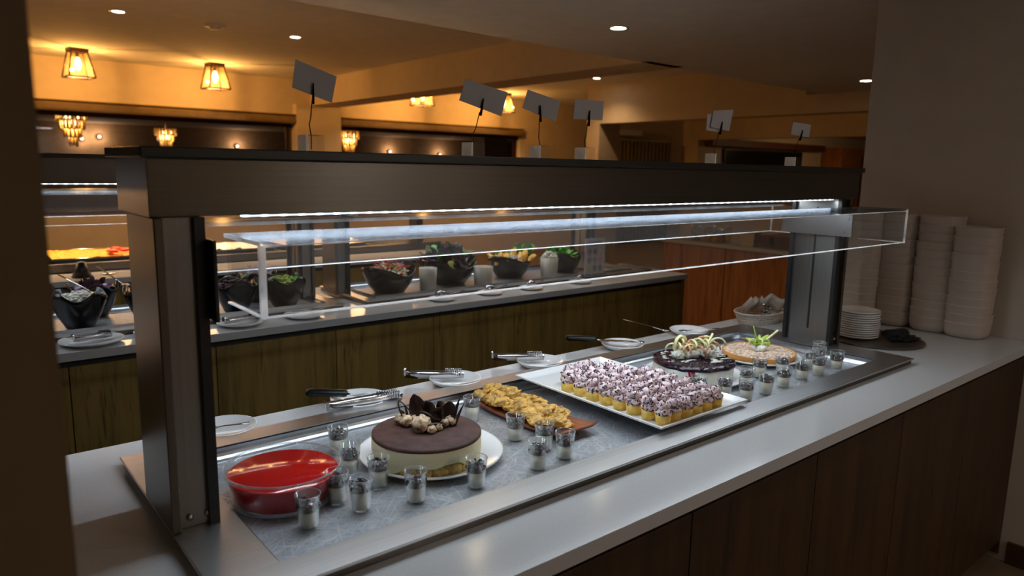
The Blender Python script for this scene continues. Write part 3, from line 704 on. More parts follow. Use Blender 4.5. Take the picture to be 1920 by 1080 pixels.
# fritters on clay platter
t = thing('fritter_platter', 'long brown rectangular platter with upturned ends under the fritters', 'platter', (1.155, 1.318, DZ))
b = B(); n = 14; top = []; bot = []
for j in range(n+1):
    y = -.18+.36*j/n; rz_ = .004+.016*abs(j/n*2-1)**4
    row = [(-.066, rz_+.006), (-.05, rz_), (.05, rz_), (.066, rz_+.006)]
    top.append([b.verts.new((x, y, z+.004)) for x, z in row]); bot.append([b.verts.new((x*.97, y*.98, z-.003 if j not in (0, n) else z-.002)) for x, z in row])
for j in range(n):
    for i in range(3):
        b.faces.new([top[j][i], top[j][i+1], top[j+1][i+1], top[j+1][i]]).smooth = True; b.faces.new([bot[j][i+1], bot[j][i], bot[j+1][i], bot[j+1][i+1]]).smooth = True
    for i in (0, 3): b.faces.new([top[j][i], top[j+1][i], bot[j+1][i], bot[j][i]])
for j in (0, n):
    for i in range(3): b.faces.new([top[j][i], top[j][i+1], bot[j][i+1], bot[j][i]])
obj('tray_body', b, M_platter, t)
fprot = []
def make_fritter(s):
    b = B(); rr = random.Random(s)
    for k in range(5):
        lump(b, (rr.uniform(-.016, .016), rr.uniform(-.014, .014), .010+rr.uniform(0, .007)), (rr.uniform(.013, .02), rr.uniform(.010, .017), rr.uniform(.006, .010)), s*7+k, .55, 2.4, 3, rot=Matrix.Rotation(rr.uniform(0, 3), 3, 'Z') @ Matrix.Rotation(rr.uniform(-.5, .5), 3, 'X'))
    lump(b, (0, 0, .008), (.022, .02, .007), s*3, .5, 3, 3)
    return obj('fritter', b, M_fritter)
k = 0
for j in range(9):
    for i in range(3):
        if j == 0 and i == 2: continue
        lay = 0 if (j+i) % 3 else 1
        loc = (1.155-.034+.034*i+R.uniform(-.005, .005), 1.318-.128+.035*j+R.uniform(-.005, .005), DZ+.011+.006*lay+R.uniform(0, .004)+(.010 if j > 5 and i == 1 else 0))
        lab = 'golden crumbly fritter, %s crossways row from platter front, %s' % (ORD[j], ('left side', 'middle', 'right side')[i])
        if len(fprot) < 5: o = make_fritter(len(fprot)); fprot.append(o); o.location = loc
        else:
            o = fprot[k % 5].copy(); COL.objects.link(o); o.location = loc
        o.rotation_euler = (R.uniform(-.25, .25), R.uniform(-.25, .25), R.uniform(0, 6)); tag(o, lab, 'fritter', 'fritters on the brown platter'); k += 1

# pink pastries on white platter
PX0, PX1, PY0, PY1, PZ = 1.272, 1.622, .988, 1.516, .9205
b = B(); ring = []
for off, z in ((0, .016), (.004, .017), (.022, .009), (.03, .007)): ring.append([b.verts.new(p) for p in ((PX0+off, PY0+off, PZ+z), (PX1-off, PY0+off, PZ+z), (PX1-off, PY1-off, PZ+z), (PX0+off, PY1-off, PZ+z))])
und = [[b.verts.new(p) for p in ((PX0+off, PY0+off, PZ+z), (PX1-off, PY0+off, PZ+z), (PX1-off, PY1-off, PZ+z), (PX0+off, PY1-off, PZ+z))] for off, z in ((0, .012), (.03, 0.0))]
for A, C in zip(ring[:-1], ring[1:]):
    for i in range(4): b.faces.new([A[i], A[(i+1) % 4], C[(i+1) % 4], C[i]])
b.faces.new(ring[-1])
for A, C in ((ring[0], und[0]), (und[0], und[1])):
    for i in range(4): b.faces.new([A[(i+1) % 4], A[i], C[i], C[(i+1) % 4]])
b.faces.new(und[1][::-1])
tag(obj('rectangular_platter', b, M_white), 'large rectangular white platter carrying the pink cream tartlets', 'platter')
def make_tartlet(s):
    t = thing('cream_tartlet', 'x', 'tartlet', group='pink cream tartlets on the white platter')
    obj('tart_shell', lathe(B(), [(0, 0), (.017, 0), (.0195, .024), (.0165, .024), (.015, .01), (0, .01)], seg=24), M_shell, t)
    b = B(); rr = random.Random(s)
    lump(b, (0, 0, .028), (.0185, .0185, .013), s*5, .28, 3.5, 4)
    for k in range(5): lump(b, (rr.uniform(-.008, .008), rr.uniform(-.008, .008), .042+rr.uniform(-.003, .008)), (.010, .010, .009), s*5+k, .7, 3, 3)
    o = obj('whipped_cream', b, M_pink, t)
    pts = [(v.co.copy(), v.normal.copy()) for v in o.data.vertices if v.co.z > .024]
    b = B()
    for _ in range(115):
        c, n_ = rr.choice(pts)
        if n_.length < .1: continue
        v = bmesh.ops.create_cube(b, size=1)['verts']; q = n_.to_track_quat('Z', 'Y').to_matrix() @ Matrix.Rotation(rr.uniform(0, 6), 3, 'Z') @ Matrix.Rotation(rr.uniform(-.6, .6), 3, 'X')
        L, W_ = rr.uniform(.0035, .0088), rr.uniform(.0016, .0032)
        for k in v: k.co = c+n_*.0008+q @ Vector((k.co.x*L, k.co.y*W_, k.co.z*.0007))
    o = obj('chocolate_flakes', b, M_flake, t); o['kind'] = 'stuff'; return t
tp = []; k = 0
for i in range(6):
    nrow = (8, 9, 9, 9, 8, 6)[i]
    for j in range(nrow):
        x = PX0+.044+.0415*i+R.uniform(-.002, .002)-(.004 if j > 4 else 0); y = PY0+.032+.0455*j+R.uniform(-.002, .002)
        lab = 'pink tartlet %s from front, %s' % (ORD[j], ('row on the left platter edge', 'second row from the left edge', 'third row from the left edge', 'fourth row from the left edge', 'fifth row from the left edge', 'right-hand row')[i])
        z = PZ+.0075
        if len(tp) < 4: p = make_tartlet(len(tp)); tp.append(p); p.location = (x, y, z); p['label'] = lab
        else: dup(tp[R.randrange(4)], (x, y, z), R.uniform(0, 6), lab)

# blueberry cheesecake
t = thing('cheesecake', 'white cheesecake with glossy blueberry topping and apple curls', 'cake', (1.797, 1.29, DZ+.0045))
obj('cheesecake_body', lathe(B(), [(0, .0005), (.118, .0005), (.121, .004), (.122, .045), (.118, .05), (0, .05)], seg=64), M_ches, t)
def bw(th, i, r, z): return (r*(1+.012*math.sin(5*th)+.01*math.sin(11*th)), z-(.004*max(0, math.sin(4*th+.6)) if i < 1 else 0))
obj('berry_topping', lathe(B(), [(.1225, .0475), (.1245, .050), (.122, .056), (.1, .059), (.05, .060), (0, .060)], seg=80, fn=bw), M_berry, t)
b = B()
for q in range(110):
    a = R.uniform(0, 6.28); d = .12*math.sqrt(R.random()); lump(b, (d*math.cos(a), d*math.sin(a), .0575), (.007, .006, .0045), q, .2, sub=1)
o = obj('berries', b, M_berry, t); o['kind'] = 'stuff'
b = B()
for q in range(44):
    s_ = -1 if q % 2 else 1; a0 = s_*R.uniform(.03, .10); p = Vector(cp(a0, R.uniform(-.07, .05), .063)); d = cr*R.uniform(.6, 1)+cf*R.uniform(.2, .5); L = R.uniform(.015, .04)
    if p.xy.length+L > .12: L = max(.006, .115-p.xy.length)
    strip(b, [p, p+d*L*.5+Vector((0, 0, .001)), p+d*L], [.004, .005, .0015], .0016)
o = obj('icing_drizzle', b, M_ches, t); o['kind'] = 'stuff'
b = B(); tube(b, [cp(-.035, -.122, .048), cp(-.035, -.1245, .03), cp(-.036, -.124, .010)], [.010, .008, .007], 8); obj('syrup_drip', b, M_syrup, t)
b = B()
for q in range(12): lump(b, cp(-.055+.010*q, R.uniform(-.014, .014), .066+R.uniform(0, .014)), (.016, .015, .013), q, .5, 3, 3)
obj('whipped_cream', b, M_ches, t)
def curl(par, a, d, z, r0, turns, m, tilt, w_=.005):
    b = B(); c = Vector(cp(a, d, z)); ax = Matrix.Rotation(tilt, 3, 'Z'); pts = []
    n_ = int(14*turns)
    for i in range(n_+1):
        th = 2*PI*turns*i/n_; pts.append(c+ax @ Vector((r0*math.cos(th), .012*i/n_, r0*math.sin(th))))
    sd = ax @ Vector((0, 1, 0)); strip(b, pts, [w_]*(n_+1), .0042, side=sd); obj('apple_curl', b, m, par)
for q in range(26):
    curl(t, -.062+.0052*q+R.uniform(-.006, .006), R.uniform(-.026, .02), .086+R.uniform(-.008, .022), R.uniform(.015, .026), R.uniform(.45, .8), (M_appleg, M_appleg, M_applep)[q % 3], yaw-PI/2+R.uniform(-1.0, 1.0), R.uniform(.005, .009))
obj('apple_stick', tube(B(), [cp(.03, 0, .075), cp(.058, .01, .135)], .0034, 6), M_appleg, t)

# crumble tart
t = thing('crumble_tart', 'round golden tart with sugared crumble and green apple garnish', 'tart', (2.168, 1.292, DZ+.0045))
def flut(th, i, r, z): return (r*(1+(.008*math.sin(th*40) if r > .1 else 0)), z)
obj('crust', lathe(B(), [(0, .0005), (.112, .0005), (.121, .026), (.117, .027), (.115, .022), (0, .022)], seg=160, fn=flut), M_crust, t)
b = B(); lathe(b, [(.116, .023), (.11, .0265), (0, .028)], seg=40)
rr = random.Random(3)
for q in range(220):
    a = rr.uniform(0, 6.28); d = .108*math.sqrt(rr.random()); s_ = rr.uniform(.003, .006); lump(b, (d*math.cos(a), d*math.sin(a), .027), (s_, s_, s_*.6), q, .3, sub=1)
o = obj('crumble_topping', b, M_sugar, t); o['kind'] = 'stuff'
b = B()
for q in range(5): lump(b, cp(.012*math.cos(q*1.3), .012*math.sin(q*1.3)-.005, .036), (.014, .013, .012), q, .35, 2.5, 3)
obj('whipped_cream', b, M_ches, t)
for q, (a, z, L, W_) in enumerate(((2.9, 2.2, .07, .024), (.3, .9, .05, .018), (2.6, .5, .048, .016), (1.2, .9, .05, .016), (4, .4, .04, .014), (5.6, .3, .04, .014))):
    b = B(); d = cr*math.cos(a)+cf*math.sin(a)+Vector((0, 0, z)); leaf(b, cp(-.004, 0, .045), d, L, W_, .12, roll=q); o = obj('apple_leaf', b, M_limeg, t); md = o.modifiers.new('thick', 'SOLIDIFY'); md.thickness = .0016
obj('apple_stick', tube(B(), [cp(-.005, 0, .04), cp(.06, .0, .098)], .0036, 6), M_appleg, t)
for q in range(4): curl(t, -.02+.013*q, .0, .055, .011, .7, M_limeg if q % 2 else M_appleg, yaw-1.3+q)

# ------------------------------------------------------------------ cards on the gantry shelf
SZ = 1.435+.1085
cards = [((.575, 1.29), [(.549, 1.707), (.629, 1.684), (.618, 1.635), (.541, 1.657)], 'largest tilted grey card on a wire clip, above the gantry left end'),
         ((.957, 1.30), [(.935, 1.708), (1.052, 1.689), (1.035, 1.635), (.918, 1.662)], 'tilted grey card on a wire clip, second along the gantry shelf'),
         ((1.154, 1.30), [(1.112, 1.700), (1.216, 1.6815), (1.202, 1.632), (1.097, 1.6575)], 'tilted grey card on a wire clip, third along the gantry shelf'),
         ((1.306, 1.30), [(1.265, 1.689), (1.367, 1.692), (1.364, 1.644), (1.261, 1.642)], 'upright grey card on a wire clip, fourth along the gantry shelf'),
         ((1.851, 1.30), [(1.835, 1.698), (1.935, 1.707), (1.920, 1.643), (1.825, 1.65)], 'pale doubled card on a wire clip, fifth along the gantry shelf'),
         ((2.301, 1.30), [(2.283, 1.690), (2.402, 1.686), (2.395, 1.643), (2.276, 1.648)], 'small pale card on a wire clip, at the gantry right end')]
for i, ((x, y), q, lab) in enumerate(cards):
    t = thing('card_holder', lab, 'card holder', (x, y, SZ), group='card holders on the gantry shelf')
    hw = .018
    obj('block', box(B(), -hw, hw, -hw, hw, 0, .03, .0015), M_acrT, t)
    obj('block_edge', box(B(), -hw-.0006, -hw+.004, -hw-.0006, hw, 0.001, .0302), M_edge, t)
    qc = Vector(((q[2][0]+q[3][0])/2-x, .0, (q[2][1]+q[3][1])/2-SZ))
    obj('wire', tube(B(), [(0, 0, .004), (0, 0, .03), (-.004+qc.x*.2, 0, .05), (qc.x*.45-.002, .0, qc.z*.6), (qc.x*.85, 0, qc.z-.008)], .0011, 6), M_wire, t)
    d = Vector((qc.x*.35, 0, .03)).normalized()
    b = B(); tube(b, [qc-d*.016+Vector((0, -.004, 0)), qc+Vector((0, -.004, 0)), qc+d*.022+Vector((0, -.0035, 0))], [.0045, .0038, .0022], 8, .5); obj('clip', b, M_wire, t)
    pts = [(a-x, .0, z-SZ) for a, z in q]
    obj('card', sheet(B(), pts, .0008), M_card, t)
    if i == 4: obj('card', sheet(B(), [(a-x-.028, .004, z-SZ-.004) for a, z in [(1.838, 1.692), (1.915, 1.690), (1.912, 1.640), (1.838, 1.645)]], .0008), M_card, t)

# ------------------------------------------------------------------ plates and utensils behind the well
def tongs(par_label, x, y, z, rz, L=.19, gap=.02, tilt=0):
    t = thing('serving_tongs', par_label, 'tongs', (x, y, z), rz)
    for s_ in (-1, 1):
        b = B(); pts = [(0, s_*.004, .004), (.02, s_*.010, .004+tilt*.02), (L*.5, s_*(gap*.7), .005+tilt*L*.5), (L*.75, s_*gap*.6, .006+tilt*L*.75), (L, s_*gap*.25, .004+tilt*L)]
        strip(b, pts, [.02, .02, .018, .022, .014], .0022, side=(0, .35*s_, 1)); obj('arm', b, M_chrome, t)
        b = B()
        for q in range(9): u = L*(.68+.032*q); box(b, u, u+.003, s_*gap*.5-.002, s_*gap*.5+.006, .004+tilt*u, .020+tilt*u)
        obj('grip_teeth', b, M_chrome, t)
    b = B(); box(b, -.004, .004, -.011, .011, .001, .02, .002); obj('hinge', b, M_chrome, t)
    return t
def server(lab, x, y, z, rz, tilt=0):
    t = thing('cake_server', lab, 'cake server', (x, y, z), rz)
    b = B(); tube(b, [(0, 0, .012), (.01, 0, .012), (.05, 0, .012), (.098, 0, .011), (.106, 0, .010)], [.009, .0135, .0125, .0125, .009], 10, .8); obj('handle', b, M_blackp, t, label='black plastic handle')
    b = B(); tube(b, [(.104, 0, .010), (.125, 0, .006)], .003, 8); obj('neck', b, M_chrome, t)
    obj('blade', sheet(B(), [(.12, -.006, .006), (.155, -.022, .005), (.235, -.012, .005), (.245, 0, .005), (.235, .012, .005), (.155, .022, .005), (.12, .006, .006)], .0015), M_chrome, t)
    return t
def spoon(lab, x, y, z, rz, L=.2, bowl=.022, tilt=0, cat='spoon', m=M_chrome, name='serving_spoon', grp=None):
    t = thing(name, lab, cat, (x, y, z), rz, grp)
    b = B(); pts = [(0, 0, .004), (L*.3, 0, .008+tilt*L*.3), (L*.7, 0, .010+tilt*L*.7), (L, 0, .012+tilt*L)]
    strip(b, pts, [.005, .005, .007, .012], .002, side=(0, 1, 0)); obj('handle', b, m, t)
    b = B(); lump(b, (-bowl*.9, 0, .004), (bowl*1.3, bowl, .004), 1, 0, sub=2); obj('bowl', b, m, t)
    return t
PL = [(.845, 1.640, .075), (1.150, 1.640, .075), (1.478, 1.640, .074), (1.865, 1.640, .073), (2.245, 1.640, .073)]
pn = ['with the black-handled server and tongs, behind the chocolate-topped cake', 'with tongs, second from the left behind the well', 'with tongs, behind the pink tartlets', 'with a black-handled server, behind the cheesecake', 'with a fork and spoon, farthest right behind the well']
for (x, y, r), l in zip(PL, pn): plate(x, y, .9005, r, 'small white saucer '+l, .55, .02, grp='utensil saucers behind the dessert well')
plate(.50, 1.638, .9005, .07, 'small white saucer partly hidden by the left post', .55, .02, grp='utensil saucers behind the dessert well')
a_c = math.atan2(cr.y, cr.x)                      # direction across the view
server('black-handled cake server resting on the leftmost full saucer', .735, 1.722, .921, a_c+.02)
tongs('long steel tongs lying across the saucer with the cake server', .735, 1.602, .922, a_c+.55, .2)
tongs('steel tongs on the second saucer, hinge to the left', 1.040, 1.735, .922, a_c+.0, .17, tilt=0)
tongs('steel tongs on the saucer behind the tartlets, hinge to the left', 1.365, 1.742, .922, a_c+.02, .165)
server('black-handled cake server resting on the saucer behind the cheesecake', 1.72, 1.775, .921, a_c-.06)
spoon('slim steel serving fork beside the black-handled server', 1.90, 1.60, .922, a_c+PI+.25, .14, .012, name='serving_fork', cat='fork')
spoon('thin-handled spoon sticking out from the farthest saucer', 2.13, 1.675, .922, a_c+PI-.55, .16, .012, tilt=.08)
spoon('flat steel server lying on the farthest saucer', 2.195, 1.615, .922, a_c+.12, .13, .014, name='serving_knife', cat='knife')
spoon('dark steel spoon on the saucer beside the left post', .472, 1.62, .922, a_c+.2, .075, .016)

# ------------------------------------------------------------------ right end of the worktop
# basket with cutlery and napkins
t = thing('cutlery_basket', 'oval pale wire basket of cutlery behind the right post', 'basket', (2.69, 1.615, .9005), .0)
b = B()
for k2 in range(6):
    z = .004+.0085*k2; s_ = .82+.036*k2
    tube(b, [(.13*s_*math.cos(2*PI*i/36), .085*s_*math.sin(2*PI*i/36), z) for i in range(37)], .0022 if k2 < 5 else .004, 6, cap=False)
for i in range(36):
    a = 2*PI*i/36; tube(b, [(.1066*math.cos(a), .0697*math.sin(a), .003), (.13*math.cos(a+.08), .085*math.sin(a+.08), .046)], .0014, 5)
obj('weave', b, M_wicker, t); obj('base', lathe(B(), [(0, 0), (1, 0), (1, .004), (0, .004)], seg=32, fn=lambda th, i, r, z: (r*(.105*.07/math.sqrt((.07*math.cos(th))**2+(.105*math.sin(th))**2)), z)), M_wicker, t)
for k2 in range(11):
    a = R.uniform(-.5, .9); x = 2.69+R.uniform(-.04, .05); y = 1.60+R.uniform(-.03, .03)
    spoon('steel teaspoon in the cutlery basket, %s in the jumbled heap' % ORD[k2], x, y, .925+.005*k2, a+R.choice((0, PI)), .085, .014, tilt=R.uniform(0, .15), grp='teaspoons in the basket')
for k2, (x, y, a, l) in enumerate(((2.665, 1.655, .2, 'folded beige napkin leaning at the back of the cutlery basket'), (2.76, 1.62, -.5, 'folded beige napkin standing beside the right post in the basket'))):
    b = B(); n_ = 12; ra = []; 
    for i in range(n_+1):
        u = i/n_-.5; ra.append([b.verts.new((u*.11, .012*math.sin(u*8+k2)+v*.02, .0+.055*v+.006*math.sin(u*11+v*2))) for v in (0, .33, .66, 1)])
    for i in range(n_):
        for j in range(3): b.faces.new([ra[i][j], ra[i+1][j], ra[i+1][j+1], ra[i][j+1]]).smooth = True
    o = obj('napkin', b, M_cloth, loc=(x, y, .948), rot=(1.05 if k2 == 0 else .8, .12, a)); md = o.modifiers.new('thick', 'SOLIDIFY'); md.thickness = .012; tag(o, l, 'napkin')
# tray with plate stack and black napkin
t = thing('round_tray', 'round brown tray under the stacked small plates', 'tray', (2.765, 1.17, .9005))
obj('tray_base', lathe(B(), [(0, 0), (.165, 0), (.172, .006), (.168, .008), (.160, .004), (0, .003)], seg=56), M_tray, t)
sx_, sy_ = 2.742, 1.228
pp = None
for k2 in range(12):
    z = .904+.0085*k2; l = 'small white plate stacked on the brown tray, %s from the bottom' % ORD[k2]
    if pp is None: pp = plate(sx_, sy_, z, .078, l, .6, .013, grp='stacked plates on the brown tray')
    else:
        o = pp.copy(); COL.objects.link(o); o.location = (sx_+R.uniform(-.002, .002), sy_+R.uniform(-.002, .002), z); o['label'] = l
b = B(); lump(b, (0, 0, .022), (.05, .035, .022), 3, .5, 2, 3); lump(b, (.03, -.02, .012), (.05, .02, .012), 5, .5, 2, 3)
tag(obj('black_napkin', b, M_blackcloth, loc=(2.80, 1.105, .905), rz=-.4), 'crumpled black napkin on the brown tray beside the plates', 'napkin')
# bowl stacks
def bowlmesh():
    def sq(th, i, r, z):
        k_ = 1/((abs(math.cos(th))**5+abs(math.sin(th))**5)**(1/5)); return (r*(.55+.45*k_) if r > .03 else r, z)
    return lathe(B(), [(0, 0), (.058, 0), (.070, .009), (.0755, .028), (.0775, .056), (.0785, .058), (.0785, .062), (.074, .062), (.071, .03), (.064, .012), (0, .008)], seg=48, fn=sq)
bp = None
stk = [(3.08, 1.385, 13, 'farthest left stack, half hidden by the gantry'), (3.14, 1.262, 13, 'second stack along the wall'), (3.145, 1.115, 13, 'third stack along the wall'), (3.135, .98, 12, 'nearest, shorter stack')]
for x, y, n_, l in stk:
    for k2 in range(n_):
        z = .9005+.0335*k2; lab = 'white bowl %s from bottom, %s' % (ORD[k2], l)
        if bp is None: bp = obj('stacking_bowl', bowlmesh(), M_whitem); o = bp
        else: o = bp.copy(); COL.objects.link(o)
        o.location = (x+R.uniform(-.0015, .0015), y+R.uniform(-.0015, .0015), z); o.rotation_euler = (0, 0, .06*R.uniform(-1, 1)); tag(o, lab, 'bowl', 'bowls stacked against the right wall')

# ================================================================== salad island
IZ = .9085
def blackbowl(x, y, r, h, rz, lab, square=False, lift=0):
    def f(th, i, rr, z):
        u = z/h; w_ = 1+.16*u*math.cos(2*th)
        if square: w_ = 1+.10*u*abs(math.sin(2*th))**.7
        return rr*w_, z*(1+(.22 if not square else .12)*u*math.cos(2*th+(0 if not square else th*2)))
    prof = [(0, .003), (r*.45, .0), (r*.55, .004), (r*.8, h*.4), (r*.97, h*.85), (r, h), (r*.97, h), (r*.9, h*.8), (r*.74, h*.42), (r*.5, .010), (0, .010)]
    return tag(obj('salad_bowl', lathe(B(), prof, seg=56, fn=f), M_blackbowl, loc=(x, y, IZ+lift), rz=rz), lab, 'bowl', 'black salad bowls')
def heap(name, x, y, z, r, kinds, lab, cat='salad', h=.03):
    """a dressed salad: many small pieces nobody could count"""
    b = B(); ms = []
    for kind, m, n_, s_ in kinds:
        mi = len(ms); ms.append(m)
        for q in range(n_):
            a = R.uniform(0, 6.28); d = r*math.sqrt(R.random()); c = (d*math.cos(a), d*math.sin(a), h*(1-(d/r)**2)+R.uniform(-.004, .01))
            if kind == 'leaf': leaf(b, c, (R.uniform(-1, 1), R.uniform(-1, 1), R.uniform(.1, 1.1)), s_*R.uniform(.7, 1.3), s_*.75, R.uniform(-.3, .4), mi, R.uniform(0, 6))
            elif kind == 'bit': lump(b, c, (s_*R.uniform(.6, 1.2), s_*R.uniform(.5, 1), s_*.6), q, .4, 2, 1, mi)
            elif kind == 'stick':
                dd = Vector((R.uniform(-1, 1), R.uniform(-1, 1), R.uniform(0, .9))).normalized()*s_; tube(b, [c, Vector(c)+dd*.5+Vector((0, 0, .004)), Vector(c)+dd], .002, 5, mat=mi)
    lump(b, (0, 0, -.01), (r*.95, r*.95, .02), 1, .1, 2, 2, 0)
    return tag(obj(name, b, ms, loc=(x, y, z), recalc=False), lab, cat, kind='stuff')
# right section
blackbowl(1.745, 3.055, .135, .115, .45, 'wide black bowl of red and white chopped salad beside the gantry post')
heap('chopped_salad', 1.735, 3.055, IZ+.095, .105, [('bit', M_feta, 90, .008), ('bit', M_leafp, 60, .008), ('stick', M_red, 45, .04), ('bit', M_tom, 20, .012)], 'chopped red and white salad in the wide black bowl', h=.04)
blackbowl(2.14, 3.11, .15, .12, .4, 'black bowl of purple and green leaves, second from the post')
heap('leaf_salad', 2.12, 3.11, IZ+.10, .13, [('leaf', M_leafd, 130, .05), ('leaf', M_leafg, 12, .075), ('leaf', M_leafp, 7, .06)], 'purple and green leaf salad heaped above its black bowl', h=.07)
blackbowl(2.56, 3.12, .135, .11, .5, 'black bowl of potato wedges, third from the post')
heap('onion_salad', 2.53, 3.12, IZ+.095, .10, [('bit', M_feta, 70, .009), ('bit', M_onion, 40, .010), ('leaf', M_leafg, 5, .05)], 'white and pink chopped salad between the potato wedges', h=.03)
for k2, (dx, dy, rz_, tl) in enumerate(((-.11, -.04, .2, .9), (-.08, -.07, 1.0, .4), (-.12, .0, 2.0, .6), (.0, -.03, .8, .9), (.03, -.06, .9, .7), (.07, -.05, .7, .8), (.09, -.09, .4, .3), (.05, .03, .2, .9), (-.03, .05, 2.2, .7))):
    b = B(); lump(b, (0, 0, 0), (.045, .018, .012), k2, .2, 2, 3)
    o = obj('potato_wedge', b, M_potato, loc=(2.56+dx, 3.12+dy, IZ+.115+.012*(k2 % 2)), rot=(tl*.4, -tl, rz_)); tag(o, 'golden potato wedge in the third black bowl, %s from the gantry post side' % ORD[k2], 'potato wedge', 'potato wedges')
for k2, (x, y) in enumerate(((2.66, 3.17), (2.70, 3.12), (2.74, 3.18))):
    b = B(); leaf(b, (0, 0, 0), (R.uniform(-.5, .5), -.4, 1), .06, .05, .3); leaf(b, (.01, 0, 0), (.7, -.2, .6), .055, .045, .3); leaf(b, (-.01, 0, 0), (-.7, -.2, .6), .055, .045, .3)
    tag(obj('basil_sprig', b, M_leafg, loc=(x, y, IZ+.125)), 'bright green basil sprig above the potato wedges, %s from the left' % ORD[k2], 'basil', 'basil sprigs')
blackbowl(2.962, 3.10, .116, .105, .5, 'black bowl of bright green leaves before the menu card')
heap('green_salad', 2.955, 3.10, IZ+.09, .095, [('leaf', M_leafg, 70, .045), ('bit', M_feta, 10, .008)], 'bright green leaf salad in the last black bowl', h=.025)
def pot(x, y, r, h, lab):
    return tag(obj('ceramic_pot', lathe(B(), [(0, .004), (r*.86, .0), (r*.9, .003), (r, h), (r*.93, h), (r*.84, .008), (0, .008)], seg=40), M_pot, loc=(x, y, IZ)), lab, 'pot', 'grey ceramic dressing pots')
pot(1.925, 2.985, .045, .115, 'straight-sided grey ceramic pot between the first two salads')
pot(2.255, 2.965, .052, .10, 'wider flared grey ceramic pot between the leaf salad and potatoes')
pot(2.755, 3.0, .052, .11, 'grey ceramic pot heaped with white cheese near the green leaves')
heap('crumbled_cheese', 2.755, 3.0, IZ+.108, .045, [('bit', M_feta, 80, .009)], 'white crumbled cheese heaped in the grey pot', 'cheese', h=.03)
# saucers with ladles
for k2, (x, y) in enumerate(((1.86, 2.765), (2.15, 2.77), (2.42, 2.77), (2.78, 2.775))):
    l = ('first', 'second', 'third', 'fourth')[k2]
    plate(x, y, .9005, .062, 'small grey saucer before the salads, %s from the left' % l, .6, .012, M_white, 'saucers on the salad island')
    t = spoon('steel salad ladle on the %s small saucer' % l, x+.01, y, .915, .25+.1*k2, .15, .026, cat='ladle', name='salad_ladle')
    obj('spoon_bowl_back', lump(B(), (-.02, 0, .016), (.028, .024, .018), k2, .2, 2, 3), M_chrome, t)
plate(.92, 2.765, .9005, .085, 'white plate with tongs on the island seen past the near post', .6, .014)
tongs('steel tongs on the island plate beside the near post', .86, 2.765, .916, .15, .16)
plate(1.18, 2.765, .9005, .08, 'white plate beneath the acrylic corner on the island', .6, .014)
spoon('steel spoon on the island plate beneath the acrylic corner', 1.14, 2.76, .915, .1, .16, .02)
plate(.415, 2.765, .9005, .10, 'oval-looking white plate beside the dark left wall', .6, .014)
tongs('toothed steel tongs on the plate beside the dark left wall', .36, 2.765, .916, .1, .12)
plate(.60, 2.79, .9005, .05, 'small white saucer beside the left face of the near post', .6, .012)
# left section bowls
lb_ = [(.42, 3.01, 'black bowl of white cheese beside the dark left wall', [('bit', M_feta, 110, .009)], 'white crumbled salad in the bowl by the left wall'),
       (.66, 3.02, 'black bowl of red and green salad left of the near post', [('bit', M_red, 60, .009), ('leaf', M_leafg, 20, .035)], 'red and green salad seen left of the near post'),
       (.50, 3.20, 'black bowl in the back row left of the near post', [('bit', M_onion, 60, .009), ('leaf', M_leafd, 30, .03)], 'purple salad in the back left bowl'),
       (1.185, 2.98, 'square black bowl of yellow-green slices under the acrylic corner', [('bit', M_leafp, 60, .014), ('leaf', M_leafg, 8, .03)], 'yellow-green slices in the square black bowl'),
       (1.14, 3.17, 'black bowl of sliced onion behind the acrylic corner', [('stick', M_onion, 70, .045), ('bit', M_leafp, 50, .012)], 'pink and white sliced onion under the acrylic corner'),
       (.985, 3.0, 'black bowl with bent rim just right of the near post', [('bit', M_leafd, 50, .01)], 'dark salad just right of the near post'),
       (.28, 3.18, 'black bowl in the back row against the left wall edge', [('bit', M_leafp, 50, .012)], 'pale salad in the back row by the wall')]
for i, (x, y, l1, kd, l2) in enumerate(lb_):
    blackbowl(x, y, .085, .125, .6+i*.5, l1, True); heap('bowl_salad', x, y, IZ+.105, .065, kd, l2, h=.02)
for i, (x, y, a) in enumerate(((.47, 3.02, 2.2), (.60, 3.17, 2.0), (.74, 3.1, .3))):
    spoon('steel salad spoon standing in a black bowl, %s from the left wall' % ORD[i], x, y, IZ+.12, a, .15, .018, tilt=.35)
# menu card stand
t = thing('menu_card', 'upright white card printed with rows of round symbols on the salad island', 'menu card', (2.985, 2.862, .9205), .0)
obj('card', box(B(), -.082, .082, -.001, .001, .002, .21), M_card, t)
obj('holder', box(box(B(), -.085, .085, -.02, .02, 0, .003), -.084, .084, .0015, .0035, .003, .212), M_acr, t)
cols = [(96, 60, 120), (60, 70, 110), (190, 200, 120), (110, 90, 150), (50, 150, 130), (210, 110, 90), (170, 200, 120), (40, 50, 90), (40, 44, 60)]
for k2 in range(9):
    cx_, cz_ = -.045+.045*(k2 % 3), .135-.048*(k2//3)
    b = B(); lathe(b, [(.011, 0), (.015, 0), (.015, .0006), (.011, .0006)], seg=24, close=True); lathe(b, [(0, 0), (.005, 0), (.005, .0006), (0, .0006)], seg=12)
    for v in b.verts: v.co = Vector((v.co.x+cx_, -.0012-v.co.z, v.co.y+cz_))
    obj('round_symbol', b, plain('symbol ink %d' % k2, cols[k2], .7), t)
    obj('caption_line', box(B(), cx_-.012, cx_+.012, -.0016, -.0011, cz_-.021, cz_-.019), M_ink, t)
obj('heading_line', box(B(), -.06, .05, -.0016, -.0011, .188, .192), M_ink, t); obj('heading_line', box(B(), -.06, .03, -.0016, -.0011, .165, .1665), M_ink, t)
